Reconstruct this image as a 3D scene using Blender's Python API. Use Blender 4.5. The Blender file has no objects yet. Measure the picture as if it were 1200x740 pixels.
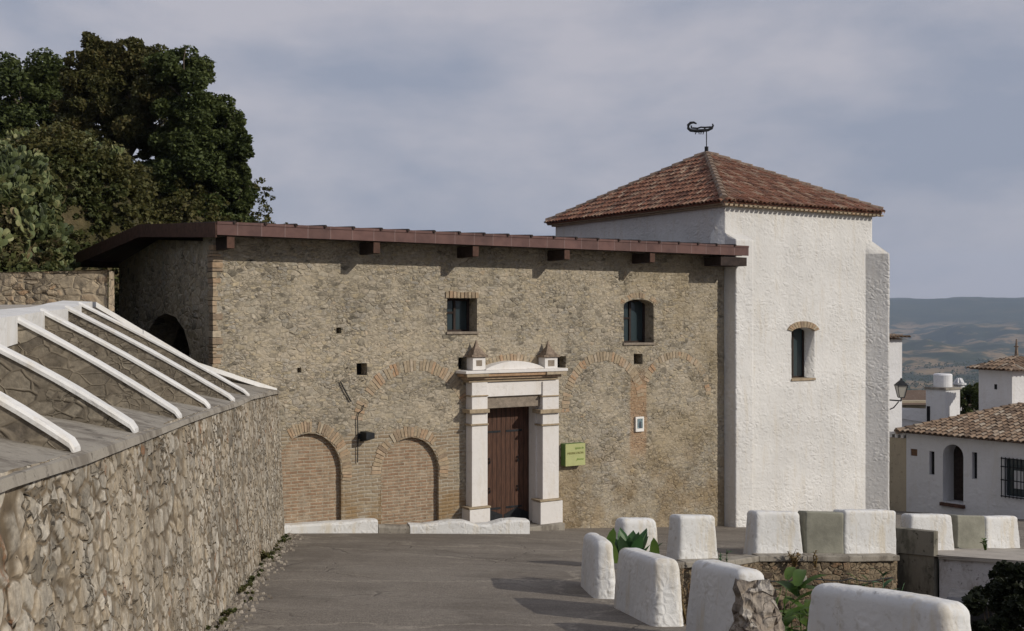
import bpy, bmesh, math, random
import numpy as np
from mathutils import Vector, Matrix, noise
from mathutils.geometry import delaunay_2d_cdt
R = math.radians
random.seed(7)
sc = bpy.context.scene
C = sc.collection

# ------------------------------------------------------------------ camera, sky, sun, exposure
F = 1300.0; HY = 371.0                       # focal length in photo pixels, horizon row (camera is level)
cam = bpy.data.cameras.new('camera'); camo = bpy.data.objects.new('camera', cam); C.objects.link(camo)
camo.location = (0, 0, 0); camo.rotation_euler = (R(90), 0, 0)
cam.sensor_width = 36; cam.lens = 36*F/1200; cam.shift_y = -(370-HY)/1200*-1 * -1
cam.clip_start = 0.1; cam.clip_end = 40000
sc.camera = camo
SUN_EL = 27.5; SH = Vector((0.90, -0.436, 0)).normalized()
sund = Vector((SH.x*math.cos(R(SUN_EL)), SH.y*math.cos(R(SUN_EL)), math.sin(R(SUN_EL))))
sl = bpy.data.lights.new('sun', 'SUN'); sl.energy = 3.2; sl.angle = R(0.6); sl.color = (1.0, 0.93, 0.82)
so = bpy.data.objects.new('sun', sl); C.objects.link(so); so.rotation_euler = sund.to_track_quat('Z', 'Y').to_euler()
so.location = (30, -10, 30)
w = bpy.data.worlds.new('World'); sc.world = w; w.use_nodes = True
nt = w.node_tree; nt.nodes.clear()
def wn(t, **k):
    n = nt.nodes.new(t)
    for a, b in k.items(): setattr(n, a, b)
    return n
sky = wn('ShaderNodeTexSky', sky_type='NISHITA', sun_disc=False)
sky.sun_elevation = R(SUN_EL); sky.sun_rotation = math.atan2(SH.x, SH.y); sky.air_density = 1.0; sky.dust_density = 2.5; sky.ozone_density = 1.5
tc = wn('ShaderNodeTexCoord')
mp = wn('ShaderNodeMapping'); mp.inputs['Scale'].default_value = (1.0, 1.0, 2.6)
mp.inputs['Location'].default_value = (3.1, 1.3, 0.4)
nt.links.new(tc.outputs['Generated'], mp.inputs[0])
n1 = wn('ShaderNodeTexNoise'); n1.inputs['Scale'].default_value = 3.3; n1.inputs['Detail'].default_value = 9; n1.inputs['Roughness'].default_value = .56; n1.inputs['Distortion'].default_value = .15
nt.links.new(mp.outputs[0], n1.inputs['Vector'])
r1 = wn('ShaderNodeValToRGB'); r1.color_ramp.elements[0].position = .40; r1.color_ramp.elements[0].color = (0, 0, 0, 1)
r1.color_ramp.elements[1].position = .62; r1.color_ramp.elements[1].color = (1, 1, 1, 1)
nt.links.new(n1.outputs[0], r1.inputs[0])
cr = wn('ShaderNodeMix', data_type='RGBA')     # cloud veil: blue grey deck to pale pinkish cloud
cr.inputs[6].default_value = (4.9, 5.35, 6.7, 1); cr.inputs[7].default_value = (8.0, 7.75, 8.5, 1)
nt.links.new(r1.outputs[0], cr.inputs[0])
mx = wn('ShaderNodeMix', data_type='RGBA'); mx.inputs[0].default_value = .88
nt.links.new(sky.outputs[0], mx.inputs[6]); nt.links.new(cr.outputs[2], mx.inputs[7])
bg = wn('ShaderNodeBackground'); bg.inputs[1].default_value = .068
nt.links.new(mx.outputs[2], bg.inputs[0])
ow = wn('ShaderNodeOutputWorld'); nt.links.new(bg.outputs[0], ow.inputs[0])
sc.view_settings.view_transform = 'Standard'; sc.view_settings.look = 'None'; sc.view_settings.exposure = 0.0; sc.view_settings.gamma = 1
sc.view_settings.use_curve_mapping = False
sc.cycles.max_bounces = 6; sc.cycles.volume_bounces = 0; sc.cycles.transparent_max_bounces = 8

# ------------------------------------------------------------------ helpers
GA, GB, GC = -1.96, -0.0286, -0.1222          # the sloping ground plane z = GA + GB x + GC y
def gz(x, y): return GA + GB*x + GC*y
def PX(px, py, Y): return Vector(((px-600)/F*Y, Y, (HY-py)/F*Y))
def PG(px, py):
    rz = (py-HY)/F; rx = (px-600)/F
    Y = GA/(-rz - GB*rx - GC)
    return Vector((rx*Y, Y, -rz*Y))
WM = {}
def tag(o, label=None, cat=None, group=None, kind=None):
    if label: o['label'] = label
    if cat: o['category'] = cat
    if group: o['group'] = group
    if kind: o['kind'] = kind
    return o
def thing(name, loc, rz, label, cat, group=None):
    o = bpy.data.objects.new(name, None); C.objects.link(o); o.empty_display_size = .3
    o.location = loc; o.rotation_euler = (0, 0, rz)
    WM[o] = Matrix.Translation(loc) @ Matrix.Rotation(rz, 4, 'Z')
    return tag(o, label, cat, group)
I4 = Matrix.Identity(4)
class MB:
    """collects verts/faces in a frame; build() writes one mesh object"""
    def __init__(s, frame=I4): s.v = []; s.f = []; s.F = frame
    def add(s, vs, fs):
        b = len(s.v); s.v += [tuple(v) for v in vs]; s.f += [tuple(i+b for i in f) for f in fs]; return s
    def box(s, x0, x1, y0, y1, z0, z1):
        return s.add([(x0,y0,z0),(x1,y0,z0),(x1,y1,z0),(x0,y1,z0),(x0,y0,z1),(x1,y0,z1),(x1,y1,z1),(x0,y1,z1)],
                     [(0,3,2,1),(4,5,6,7),(0,1,5,4),(1,2,6,5),(2,3,7,6),(3,0,4,7)])
    def hexa(s, p): return s.add(p, [(0,3,2,1),(4,5,6,7),(0,1,5,4),(1,2,6,5),(2,3,7,6),(3,0,4,7)])
    def prism(s, poly, z0, z1):
        n = len(poly)
        return s.add([(x,y,z0) for x,y in poly]+[(x,y,z1) for x,y in poly],
                     [tuple(range(n-1,-1,-1)), tuple(range(n,2*n))]+[(i,(i+1)%n,n+(i+1)%n,n+i) for i in range(n)])
    def tube(s, pts, r, n=8, cap=True):
        pts = [Vector(p) for p in pts]
        rr = r if isinstance(r, (list, tuple)) else [r]*len(pts)
        b = len(s.v)
        up = Vector((0.13,0.21,.97))
        for i, p in enumerate(pts):
            d = (pts[min(i+1,len(pts)-1)]-pts[max(i-1,0)]).normalized()
            a = d.cross(up)
            if a.length < .1: a = d.cross(Vector((1,0,0)))
            a.normalize(); c = d.cross(a)
            for k in range(n):
                t = 2*math.pi*k/n; s.v.append(tuple(p+(a*math.cos(t)+c*math.sin(t))*rr[i]))
        for i in range(len(pts)-1):
            for k in range(n):
                s.f.append((b+i*n+k, b+i*n+(k+1)%n, b+(i+1)*n+(k+1)%n, b+(i+1)*n+k))
        if cap:
            s.f.append(tuple(b+k for k in range(n-1,-1,-1))); s.f.append(tuple(b+(len(pts)-1)*n+k for k in range(n)))
        return s
    def build(s, name, mat, parent=None, smooth=False, bevel=0, label=None, recalc=False, attr=None):
        me = bpy.data.meshes.new(name)
        M = s.F
        par = parent
        if parent is not None: M = WM[parent].inverted() @ s.F
        V = np.array(s.v, dtype=float).reshape(-1, 3)
        Mn = np.array(M); V = V @ Mn[:3,:3].T + Mn[:3,3]
        me.from_pydata(V.tolist(), [], s.f); me.update()
        if recalc:
            bm = bmesh.new(); bm.from_mesh(me); bmesh.ops.remove_doubles(bm, verts=bm.verts, dist=1e-4); bmesh.ops.recalc_face_normals(bm, faces=bm.faces); bm.to_mesh(me); bm.free()
        if smooth: me.polygons.foreach_set('use_smooth', [True]*len(me.polygons))
        me.materials.append(mat)
        o = bpy.data.objects.new(name, me); C.objects.link(o)
        if parent is not None: o.parent = parent; WM[o] = WM[parent]
        else: WM[o] = I4
        if bevel:
            b = o.modifiers.new('bevel', 'BEVEL'); b.width = bevel; b.segments = 2; b.limit_method = 'ANGLE'; b.angle_limit = R(40)
        if label: o['label'] = label
        return o

# ------------------------------------------------------------------ materials
class NT:
    def __init__(s, name, disp=False):
        m = bpy.data.materials.new(name); m.use_nodes = True; s.m = m; s.t = m.node_tree; s.t.nodes.clear()
        s.out = s.n('ShaderNodeOutputMaterial'); s.b = s.n('ShaderNodeBsdfPrincipled'); s.l(s.b.outputs[0], s.out.inputs[0])
        s.b.inputs['Roughness'].default_value = .9; s.b.inputs['Specular IOR Level'].default_value = .25
        if disp: m.displacement_method = 'BOTH'
    def n(s, t, **k):
        x = s.t.nodes.new(t)
        for a, b in k.items():
            if a.startswith('i_'): x.inputs[a[2:].replace('_',' ')].default_value = b
            else: setattr(x, a, b)
        return x
    def l(s, a, b): s.t.links.new(a, b)
    def coord(s, scale=(1,1,1), kind='Object', loc=(0,0,0), warp=0, wscale=1.5):
        c = s.n('ShaderNodeTexCoord'); m = s.n('ShaderNodeMapping'); m.inputs['Scale'].default_value = scale; m.inputs['Location'].default_value = loc
        src = c.outputs[kind]
        if warp:
            nz = s.n('ShaderNodeTexNoise', i_Scale=wscale, i_Detail=2.0); s.l(src, nz.inputs['Vector'])
            v = s.n('ShaderNodeVectorMath', operation='SUBTRACT'); v.inputs[1].default_value = (.5,.5,.5); s.l(nz.outputs['Color'], v.inputs[0])
            v2 = s.n('ShaderNodeVectorMath', operation='SCALE'); v2.inputs['Scale'].default_value = warp; s.l(v.outputs[0], v2.inputs[0])
            v3 = s.n('ShaderNodeVectorMath', operation='ADD'); s.l(src, v3.inputs[0]); s.l(v2.outputs[0], v3.inputs[1]); src = v3.outputs[0]
        s.l(src, m.inputs[0]); return m.outputs[0]
    def noise(s, vec, scale, detail=4, rough=.55, out=0):
        x = s.n('ShaderNodeTexNoise', i_Scale=scale, i_Detail=detail, i_Roughness=rough)
        if vec is not None: s.l(vec, x.inputs['Vector'])
        return x.outputs[out]
    def ramp(s, fac, stops, interp='LINEAR'):
        x = s.n('ShaderNodeValToRGB'); e = x.color_ramp.elements; x.color_ramp.interpolation = interp
        while len(e) < len(stops): e.new(.5)
        for i, (p, c) in enumerate(stops):
            e[i].position = p; e[i].color = (*c, 1) if len(c) == 3 else c
        s.l(fac, x.inputs[0]); return x.outputs[0]
    def step(s, fac, a, b): # smooth 0..1
        x = s.n('ShaderNodeMapRange', interpolation_type='SMOOTHSTEP'); x.inputs[1].default_value = a; x.inputs[2].default_value = b
        s.l(fac, x.inputs[0]); return x.outputs[0]
    def mix(s, fac, a, b, mode='MIX'):
        x = s.n('ShaderNodeMix', data_type='RGBA', blend_type=mode)
        for k, v in ((0, fac), (6, a), (7, b)):
            if isinstance(v, (int, float)): x.inputs[k].default_value = v
            elif isinstance(v, tuple): x.inputs[k].default_value = (*v, 1)
            else: s.l(v, x.inputs[k])
        return x.outputs[2]
    def math(s, op, a, b=0.0, c=None):
        x = s.n('ShaderNodeMath', operation=op)
        for k, v in ((0, a), (1, b), (2, c)):
            if v is None: continue
            if isinstance(v, (int, float)): x.inputs[k].default_value = v
            else: s.l(v, x.inputs[k])
        return x.outputs[0]
    def sep(s, v):
        x = s.n('ShaderNodeSeparateXYZ'); s.l(v, x.inputs[0]); return x.outputs
    def col(s, c):
        if isinstance(c, tuple): s.b.inputs['Base Color'].default_value = (*c, 1)
        else: s.l(c, s.b.inputs['Base Color'])
    def bump(s, h, dist=.02, strength=1.0):
        x = s.n('ShaderNodeBump'); x.inputs['Distance'].default_value = dist; x.inputs['Strength'].default_value = strength
        s.l(h, x.inputs['Height']); s.l(x.outputs[0], s.b.inputs['Normal'])
    def disp(s, h, scale, mid=.5):
        x = s.n('ShaderNodeDisplacement'); x.inputs['Scale'].default_value = scale; x.inputs['Midlevel'].default_value = mid
        s.l(h, x.inputs['Height']); s.l(x.outputs[0], s.out.inputs['Displacement'])

def rubble(name, scale, stops, mortar, dscale=.035, warp=.12, edge=.10, stain=None, bricks=None, rand=.95, mortar_amt=1.0, fine=1.0, chink=.6, smearcol=None, sm=(.40,.62)):
    g = NT(name, True)
    v0 = g.coord(scale, warp=warp, wscale=2.2)
    msk = g.step(g.noise(v0, .16, 4, .65), .495, .505)       # patches of small stones among larger ones
    big_v = g.n('ShaderNodeVectorMath', operation='SCALE'); g.l(v0, big_v.inputs[0]); g.l(g.math('ADD', .82, g.math('MULTIPLY', msk, .5)), big_v.inputs['Scale']); v = big_v.outputs[0]
    vo = g.n('ShaderNodeTexVoronoi', feature='F1'); vo.inputs['Randomness'].default_value = rand; vo.inputs['Scale'].default_value = 1; g.l(v, vo.inputs['Vector'])
    ve = g.n('ShaderNodeTexVoronoi', feature='DISTANCE_TO_EDGE'); ve.inputs['Randomness'].default_value = rand; ve.inputs['Scale'].default_value = 1; g.l(v, ve.inputs['Vector'])
    o = g.coord((1,1,1))
    big = g.noise(o, .55, 5, .6); fin = g.noise(o, 14*fine, 6, .7); mid = g.noise(o, 2.6, 4, .6)
    cs = g.sep(vo.outputs['Color'])
    # mortar width varies over the wall: some joints are deep, some smeared flush
    wd = g.math('MULTIPLY', g.step(mid, .35, .7), edge*1.6); wd = g.math('ADD', wd, edge*.35)
    e = g.math('DIVIDE', ve.outputs['Distance'], wd); e = g.step(e, .1, 1.0)
    c = g.ramp(g.math('ADD', g.math('MULTIPLY', cs[0], .85), g.math('MULTIPLY', g.math('SUBTRACT', mid, .5), .45)), stops)
    c = g.mix(.9, c, g.ramp(fin, [(.3, (.5,.49,.47)), (.5, (.98,.98,.98)), (.70, (1.5,1.47,1.42))]), 'MULTIPLY')
    mc = g.mix(g.step(mid, .45, .7), mortar, tuple(x*.66 for x in mortar))
    smear = g.step(g.noise(o, 1.1, 6, .68), *sm)
    ec = g.math('MULTIPLY', g.math('SUBTRACT', 1.0, e), mortar_amt)
    c = g.mix(ec, c, mc)
    c = g.mix(g.math('MULTIPLY', smear, .55), c, g.mix(.6, smearcol or mortar, g.ramp(fin, [(.3, (.6,.6,.6)), (.7, (1.25,1.25,1.2))]), 'MULTIPLY'))
    # deep dark chinks between stones
    ch = g.math('MULTIPLY', g.math('SUBTRACT', 1.0, g.step(ve.outputs['Distance'], 0, edge*.45)), g.step(g.noise(o, 3.1, 3, .6), .56, .68))
    c = g.mix(g.math('MULTIPLY', ch, chink), c, tuple(x*.2 for x in mortar))
    c = g.mix(.8, c, g.ramp(big, [(.25, (.62,.62,.62)), (.5, (1,1,1)), (.75, (1.25,1.22,1.18))]), 'MULTIPLY')
    if stain: c = stain(g, c, o, e)
    h = g.math('ADD', g.math('MULTIPLY', e, g.math('ADD', .45, g.math('MULTIPLY', cs[1], .55))), g.math('MULTIPLY', fin, .35))
    h = g.math('MULTIPLY', h, g.math('SUBTRACT', 1.0, g.math('MULTIPLY', smear, .55))); h = g.math('SUBTRACT', h, g.math('MULTIPLY', ch, .6))
    if bricks: c, h = bricks(g, c, h, o)
    g.col(c); g.disp(h, dscale, .6)
    g.b.inputs['Roughness'].default_value = .95
    return g.m

def facade_stain(g, c, o, e):
    x, y, z = g.sep(o)
    n = g.noise(o, .9, 5, .6)
    low = g.math('SUBTRACT', 1.0, g.step(z, FZ-4.4, FZ-2.9))          # damp, ochre foot of the wall
    m = g.math('MULTIPLY', low, g.step(n, .42, .62))
    c = g.mix(g.math('MULTIPLY', m, .5), c, (.24,.165,.08))
    n2 = g.noise(o, .5, 4, .6)
    m2 = g.math('MULTIPLY', g.step(x, 10.2, 12.5), g.step(n2, .42, .6))
    c = g.mix(g.math('MULTIPLY', m2, .38), c, (.29,.225,.13))
    return c
FZ = 5.6        # facade root sits at z=-5.6; part-local z = world z + 5.6
def facade_bricks(g, c, h, o):
    x, y, z = g.sep(o)
    # coursed thin brick, lower left of the facade (u 1..6.2, below z -2.5)
    br = g.n('ShaderNodeTexBrick'); br.inputs['Scale'].default_value = 1; br.inputs['Brick Width'].default_value = .34; br.inputs['Row Height'].default_value = .085
    br.inputs['Mortar Size'].default_value = .016; br.inputs['Mortar Smooth'].default_value = .35; br.inputs['Bias'].default_value = -.1
    br.inputs['Color1'].default_value = (.31,.255,.18,1); br.inputs['Color2'].default_value = (.24,.175,.115,1); br.inputs['Mortar'].default_value = (.37,.33,.265,1)
    cm = g.n('ShaderNodeCombineXYZ'); g.l(x, cm.inputs[0])
    zz = g.math('ADD', z, g.math('MULTIPLY', g.math('SUBTRACT', g.noise(o, 1.5, 2), .5), .12)); g.l(zz, cm.inputs[1]); g.l(cm.outputs[0], br.inputs['Vector'])
    n = g.math('MULTIPLY', g.math('SUBTRACT', g.noise(o, 1.2, 4), .5), 1.6)
    a = g.math('SUBTRACT', 1.0, g.step(g.math('ADD', z, n), FZ-2.75, FZ-2.55))
    b = g.math('SUBTRACT', 1.0, g.step(g.math('ADD', x, n), 6.0, 6.3))
    m = g.math('MULTIPLY', a, b)
    fin = g.noise(o, 16, 5, .7)
    bc = g.mix(.7, br.outputs['Color'], g.ramp(fin, [(.3,(.6,.6,.6)),(.7,(1.3,1.3,1.3))]), 'MULTIPLY')
    low = g.math('SUBTRACT', 1.0, g.step(z, FZ-4.6, FZ-3.6))
    bc = g.mix(g.math('MULTIPLY', low, g.math('MULTIPLY', g.step(g.noise(o,1.1,4), .45,.6), .6)), bc, (.22,.13,.045))
    # red brick pier patch between the right-hand arches
    p = g.math('MULTIPLY', g.math('SUBTRACT', 1.0, g.step(g.math('ABSOLUTE', g.math('ADD', g.math('SUBTRACT', x, 11.72), g.math('MULTIPLY', n, .12))), .22, .34)),
               g.math('MULTIPLY', g.step(z, FZ-4.0, FZ-3.5), g.math('SUBTRACT', 1.0, g.step(z, FZ-1.9, FZ-1.2))))
    c2 = g.mix(m, c, bc)
    c2 = g.mix(g.math('MULTIPLY', p, .6), c2, g.mix(g.step(fin, .4,.6), (.30,.15,.07), (.36,.24,.14)))
    hb = g.math('ADD', g.math('MULTIPLY', g.math('SUBTRACT', 1.0, br.outputs['Fac']), .4), g.math('MULTIPLY', fin, .4))
    hm = g.n('ShaderNodeMix', data_type='FLOAT'); g.l(m, hm.inputs[0]); g.l(h, hm.inputs[2]); g.l(hb, hm.inputs[3])
    return c2, hm.outputs[0]

M = {}
stone_stops = [(0,(.13,.115,.09)),(.09,(.23,.205,.16)),(.2,(.335,.285,.20)),(.34,(.315,.29,.24)),(.46,(.385,.32,.215)),(.58,(.30,.28,.245)),(.7,(.355,.305,.235)),(.82,(.42,.375,.30)),(.92,(.36,.25,.15)),(1,(.50,.475,.42))]
M['facade'] = rubble('rubble_facade', (6.4, 6.4, 12.5), stone_stops, (.385,.335,.26), .018, .11, .085, facade_stain, facade_bricks, rand=.88, chink=.75)
M['endwall'] = rubble('rubble_end_wall', (3.4, 3.4, 5.2), stone_stops, (.36,.30,.22), .03, .15, .1)
def ret_stain(g, c, o, e):
    x, y, z = g.sep(o)
    v = g.coord((1.3, 1.3, .35)); n = g.noise(v, 1.2, 5, .65)
    c = g.mix(g.math('MULTIPLY', g.step(n, .5, .68), .45), c, (.33,.27,.19))
    sp = g.noise(g.coord((1,1,.6)), 2.6, 6, .75)
    c = g.mix(g.math('MULTIPLY', g.step(sp, .60, .67), .75), c, (.22,.095,.04))
    dk = g.noise(g.coord((1.5,1.5,.45)), 1.9, 5, .65)
    return g.mix(g.math('MULTIPLY', g.step(dk, .52, .64), .5), c, (.13,.11,.085))
M['retain'] = rubble('rubble_retaining', (5.4, 5.4, 6.6), [(0,(.15,.135,.11)),(.15,(.26,.235,.195)),(.35,(.42,.39,.335)),(.5,(.29,.25,.195)),(.65,(.47,.44,.385)),(.8,(.33,.27,.19)),(.9,(.54,.51,.46)),(1,(.34,.21,.12))],
                     (.155,.12,.08), .026, .13, .16, ret_stain, fine=1.4, chink=.85, sm=(.50,.66), smearcol=(.36,.315,.25))
M['panel'] = rubble('rubble_panel', (6.5, 6.5, 9.5), [(0,(.10,.085,.07)),(.3,(.19,.165,.13)),(.6,(.24,.21,.165)),(1,(.31,.275,.22))], (.20,.17,.13), .014, .14, .10, chink=.5, sm=(.36,.58))
M['garden'] = rubble('rubble_garden', (6, 6, 8.5), [(0,(.08,.06,.045)),(.3,(.17,.13,.085)),(.6,(.25,.20,.14)),(.8,(.20,.12,.07)),(1,(.32,.28,.22))], (.18,.145,.10), .05, .16, .14)
M['rubble_low'] = rubble('rubble_low', (4, 4, 6.5), [(0,(.18,.15,.11)),(.3,(.30,.25,.18)),(.6,(.38,.31,.22)),(.85,(.33,.21,.12)),(1,(.46,.41,.33))], (.34,.28,.2), .05, .14, .12)
M['broken'] = rubble('rubble_broken', (4.5, 4.5, 7), [(0,(.12,.10,.085)),(.4,(.24,.21,.18)),(.75,(.36,.33,.29)),(1,(.5,.48,.44))], (.26,.22,.18), .05, .2, .16)

def white_rough(name, col=(.70,.685,.655), d=.05, sc_=(4.5,4.5,6.5), dirt=.5):
    g = NT(name, True)
    v = g.coord(sc_, warp=.2, wscale=2)
    ve = g.n('ShaderNodeTexVoronoi', feature='DISTANCE_TO_EDGE'); ve.inputs['Scale'].default_value = 1; g.l(v, ve.inputs['Vector'])
    o = g.coord(); n = g.noise(o, 9, 6, .62); nb = g.noise(o, .6, 5, .6); nm = g.noise(o, 3.2, 4, .6)
    h = g.math('ADD', g.math('MULTIPLY', g.step(ve.outputs['Distance'], 0, .32), g.math('MULTIPLY', g.step(nm, .35, .6), .45)), g.math('MULTIPLY', n, .9))
    h = g.math('MULTIPLY', h, g.math('ADD', .35, g.math('MULTIPLY', g.step(g.noise(o, .9, 4, .6), .35, .65), .9)))
    c = g.mix(g.step(nb, .35, .7), tuple(x*(1-.14*min(1.3, dirt)) for x in col), col)
    z = g.sep(o)[2]
    st = g.math('MULTIPLY', g.step(g.noise(g.coord((2.4,2.4,.35)), 1.7, 6, .7), .5, .68), .5*dirt)
    c = g.mix(st, c, (col[0]*.80, col[1]*.74, col[2]*.64))
    c = g.mix(g.math('MULTIPLY', g.math('SUBTRACT', 1.0, g.step(n, .3, .45)), .35*dirt), c, (col[0]*.6, col[1]*.56, col[2]*.5))
    fl = g.noise(o, 6.5, 7, .75); c = g.mix(g.math('MULTIPLY', g.step(fl, .63, .67), .55*min(1, dirt)), c, (.36,.33,.29))
    g.col(c); g.disp(h, d, .55); g.b.inputs['Roughness'].default_value = .85
    return g.m
M['tower'] = white_rough('whitewashed_rubble', (.68,.67,.65), .026, (5,5,7), .95)
M['block'] = white_rough('whitewash', (.72,.72,.71), .014, (8,8,8), 1.9)
M['rib'] = white_rough('whitewash_coping', (.72,.715,.70), .012, (5,5,5), 1.0)
M['portal'] = white_rough('limewash', (.74,.715,.69), .006, (5,5,5), .7)
def stained(g_name, col, dark, d=.02):
    g = NT(g_name, True); o = g.coord(); n = g.noise(o, 5, 6, .68); s1 = g.noise(g.coord((1.6,1.6,.6)), 1.4, 6, .7)
    c = g.mix(g.step(s1, .45, .62), col, dark); c = g.mix(g.step(g.noise(o, 7, 5, .7), .58, .68), c, tuple(x*.6 for x in dark))
    g.col(c); g.disp(n, d, .5); return g.m
M['stained'] = stained('stained_whitewash', (.50,.49,.49), (.33,.30,.28), .03)
M['townwhite'] = white_rough('town_whitewash', (.66,.66,.67), .012, (3,3,4), .6)
M['towntan'] = stained('tan_plaster', (.42,.36,.26), (.36,.31,.23), .01)
def plain(name, col, rough=.8, var=.25, sc_=6, bump=.004, metal=0, spec=.25):
    g = NT(name); o = g.coord(); n = g.noise(o, sc_, 6, .65)
    c = g.mix(g.step(n, .3, .7), tuple(x*(1-var) for x in col), tuple(min(1,x*(1+var)) for x in col))
    g.col(c); g.b.inputs['Roughness'].default_value = rough; g.b.inputs['Metallic'].default_value = metal; g.b.inputs['Specular IOR Level'].default_value = spec
    if bump: g.bump(g.noise(o, sc_*4, 5, .7), bump)
    return g.m
M['cement'] = stained('cement', (.29,.265,.225), (.17,.15,.125), .02)
M['cement_green'] = plain('cement_render', (.25,.245,.20), .95, .18, 2.5, .008)
M['cement_dark'] = stained('dark_cement', (.20,.185,.15), (.10,.095,.075), .01)  # darker grey cement with still darker blotches
M['path'] = plain('terrace_cement', (.36,.33,.29), .95, .15, 2, .008)
M['dark_metal'] = plain('black_iron', (.02,.022,.025), .6, .3, 10, 0, .3)
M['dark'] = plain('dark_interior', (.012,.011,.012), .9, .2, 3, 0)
M['soil'] = plain('soil', (.11,.08,.05), 1, .4, 3, .05)
M['pinnacle'] = plain('brick_stone', (.22,.17,.13), .95, .35, 12, .01)
M['fascia_end'] = plain('rafter_end', (.085,.045,.032), .8, .3, 8, .002)
M['soffit'] = plain('dark_timber', (.035,.024,.02), .8, .35, 8, .003)
M['lintel'] = plain('stone_lintel', (.24,.20,.16), .95, .2, 9, .01)
M['sign'] = plain('green_sign_paint', (.40,.42,.19), .5, .06, 4, 0)
M['sign_side'] = plain('dark_green_sign_paint', (.09,.16,.05), .5, .1, 4, 0)
M['ink'] = plain('brown_lettering', (.19,.17,.05), .6, .1, 4, 0)
M['ink2'] = plain('green_lettering', (.2,.3,.07), .6, .1, 4, 0)
M['ceramic'] = plain('white_glaze', (.8,.78,.74), .3, .05, 4, 0, 0, .5)
M['picture'] = plain('blue_glaze', (.16,.22,.24), .3, .7, 30, 0, 0, .5)
M['figure'] = plain('dark_glaze', (.06,.07,.09), .3, .3, 30, 0, 0, .5)
M['wire'] = plain('cable_black', (.03,.03,.03), .7, .1, 4, 0)
g = NT('window_glass'); g.col((.03,.045,.05)); g.b.inputs['Roughness'].default_value = .12; g.b.inputs['Specular IOR Level'].default_value = .5; M['glass'] = g.m
g = NT('lamp_glass'); g.col((.45,.43,.38)); g.b.inputs['Roughness'].default_value = .25; M['lampglass'] = g.m
# fascia: painted metal with seams
g = NT('fascia_metal'); o = g.coord((1,1,1)); n = g.noise(o, 3, 5, .6)
c = g.mix(g.step(n, .3, .7), (.085,.042,.037), (.13,.068,.058)); x = g.sep(o)[0]
fr = g.math('FRACT', g.math('MULTIPLY', x, 1.9)); seam = g.math('SUBTRACT', 1.0, g.step(g.math('ABSOLUTE', g.math('SUBTRACT', fr, .5)), .02, .045))
pan = g.n('ShaderNodeTexWhiteNoise', noise_dimensions='1D'); g.l(g.math('FLOOR', g.math('ADD', g.math('MULTIPLY', x, 1.9), .5)), pan.inputs['W'])
c = g.mix(.5, c, g.ramp(pan.outputs['Value'], [(0,(.72,.72,.72)),(1,(1.3,1.25,1.25))]), 'MULTIPLY')
c = g.mix(g.math('MULTIPLY', seam, .3), c, (.24,.18,.17)); g.col(c); g.b.inputs['Roughness'].default_value = .55; g.bump(seam, .004); M['fascia'] = g.m
# brick for infills
def brickmat(name, c1, c2, mo, w_=.30, h_=.075):
    g = NT(name, True); o = g.coord(warp=.03, wscale=3); x, y, z = g.sep(o)
    cm = g.n('ShaderNodeCombineXYZ'); g.l(g.math('ADD', x, y), cm.inputs[0]); g.l(z, cm.inputs[1])
    br = g.n('ShaderNodeTexBrick'); g.l(cm.outputs[0], br.inputs['Vector']); br.inputs['Scale'].default_value = 1
    br.inputs['Brick Width'].default_value = w_; br.inputs['Row Height'].default_value = h_; br.inputs['Mortar Size'].default_value = .014; br.inputs['Mortar Smooth'].default_value = .4
    br.inputs['Color1'].default_value = (*c1,1); br.inputs['Color2'].default_value = (*c2,1); br.inputs['Mortar'].default_value = (*mo,1)
    n = g.noise(o, 7, 6, .7); c = g.mix(.8, br.outputs['Color'], g.ramp(n, [(.3,(.6,.58,.55)),(.7,(1.35,1.3,1.25))]), 'MULTIPLY')
    c = g.mix(g.math('MULTIPLY', g.step(g.noise(o, 2.2, 5, .7), .5, .7), .5), c, mo)
    g.col(c); g.disp(g.math('ADD', g.math('MULTIPLY', g.math('SUBTRACT', 1.0, br.outputs['Fac']), .5), n), .02, .6); return g.m
M['infill'] = brickmat('brick_infill', (.31,.235,.165), (.265,.175,.115), (.38,.335,.265))
# loose bricks: colour per piece
def pieces(name, stops, bump=.006, rough=.9):
    g = NT(name); ge = g.n('ShaderNodeNewGeometry'); o = g.coord(); n = g.noise(o, 11, 6, .7)
    c = g.ramp(ge.outputs['Random Per Island'], stops)
    c = g.mix(.8, c, g.ramp(n, [(.3,(.6,.6,.6)),(.7,(1.3,1.28,1.25))]), 'MULTIPLY')
    g.col(c); g.bump(g.noise(o, 30, 5, .7), bump); g.b.inputs['Roughness'].default_value = rough; return g
M['voussoir'] = pieces('arch_bricks', [(0,(.24,.18,.13)),(.4,(.36,.29,.20)),(.75,(.37,.26,.17)),(1,(.42,.36,.27))]).m
M['voussoir_red'] = pieces('arch_bricks_red', [(0,(.27,.22,.16)),(.35,(.36,.29,.20)),(.6,(.38,.315,.23)),(.85,(.38,.25,.155)),(1,(.42,.36,.28))]).m
def tiles(name, stops):
    g = NT(name); ge = g.n('ShaderNodeNewGeometry'); o = g.coord(); n = g.noise(o, 9, 6, .7); nb = g.noise(o, 1.1, 5, .65)
    c = g.ramp(ge.outputs['Random Per Island'], stops)
    c = g.mix(.8, c, g.ramp(n, [(.3,(.55,.55,.55)),(.7,(1.3,1.28,1.25))]), 'MULTIPLY')
    c = g.mix(g.math('MULTIPLY', g.step(nb, .5, .7), .5), c, (.17,.13,.10))
    c = g.mix(g.math('MULTIPLY', g.step(g.noise(o, 6, 4, .7), .62, .7), .7), c, (.36,.33,.27))
    g.col(c); g.bump(g.noise(o, 25, 5, .7), .01); return g.m
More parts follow.
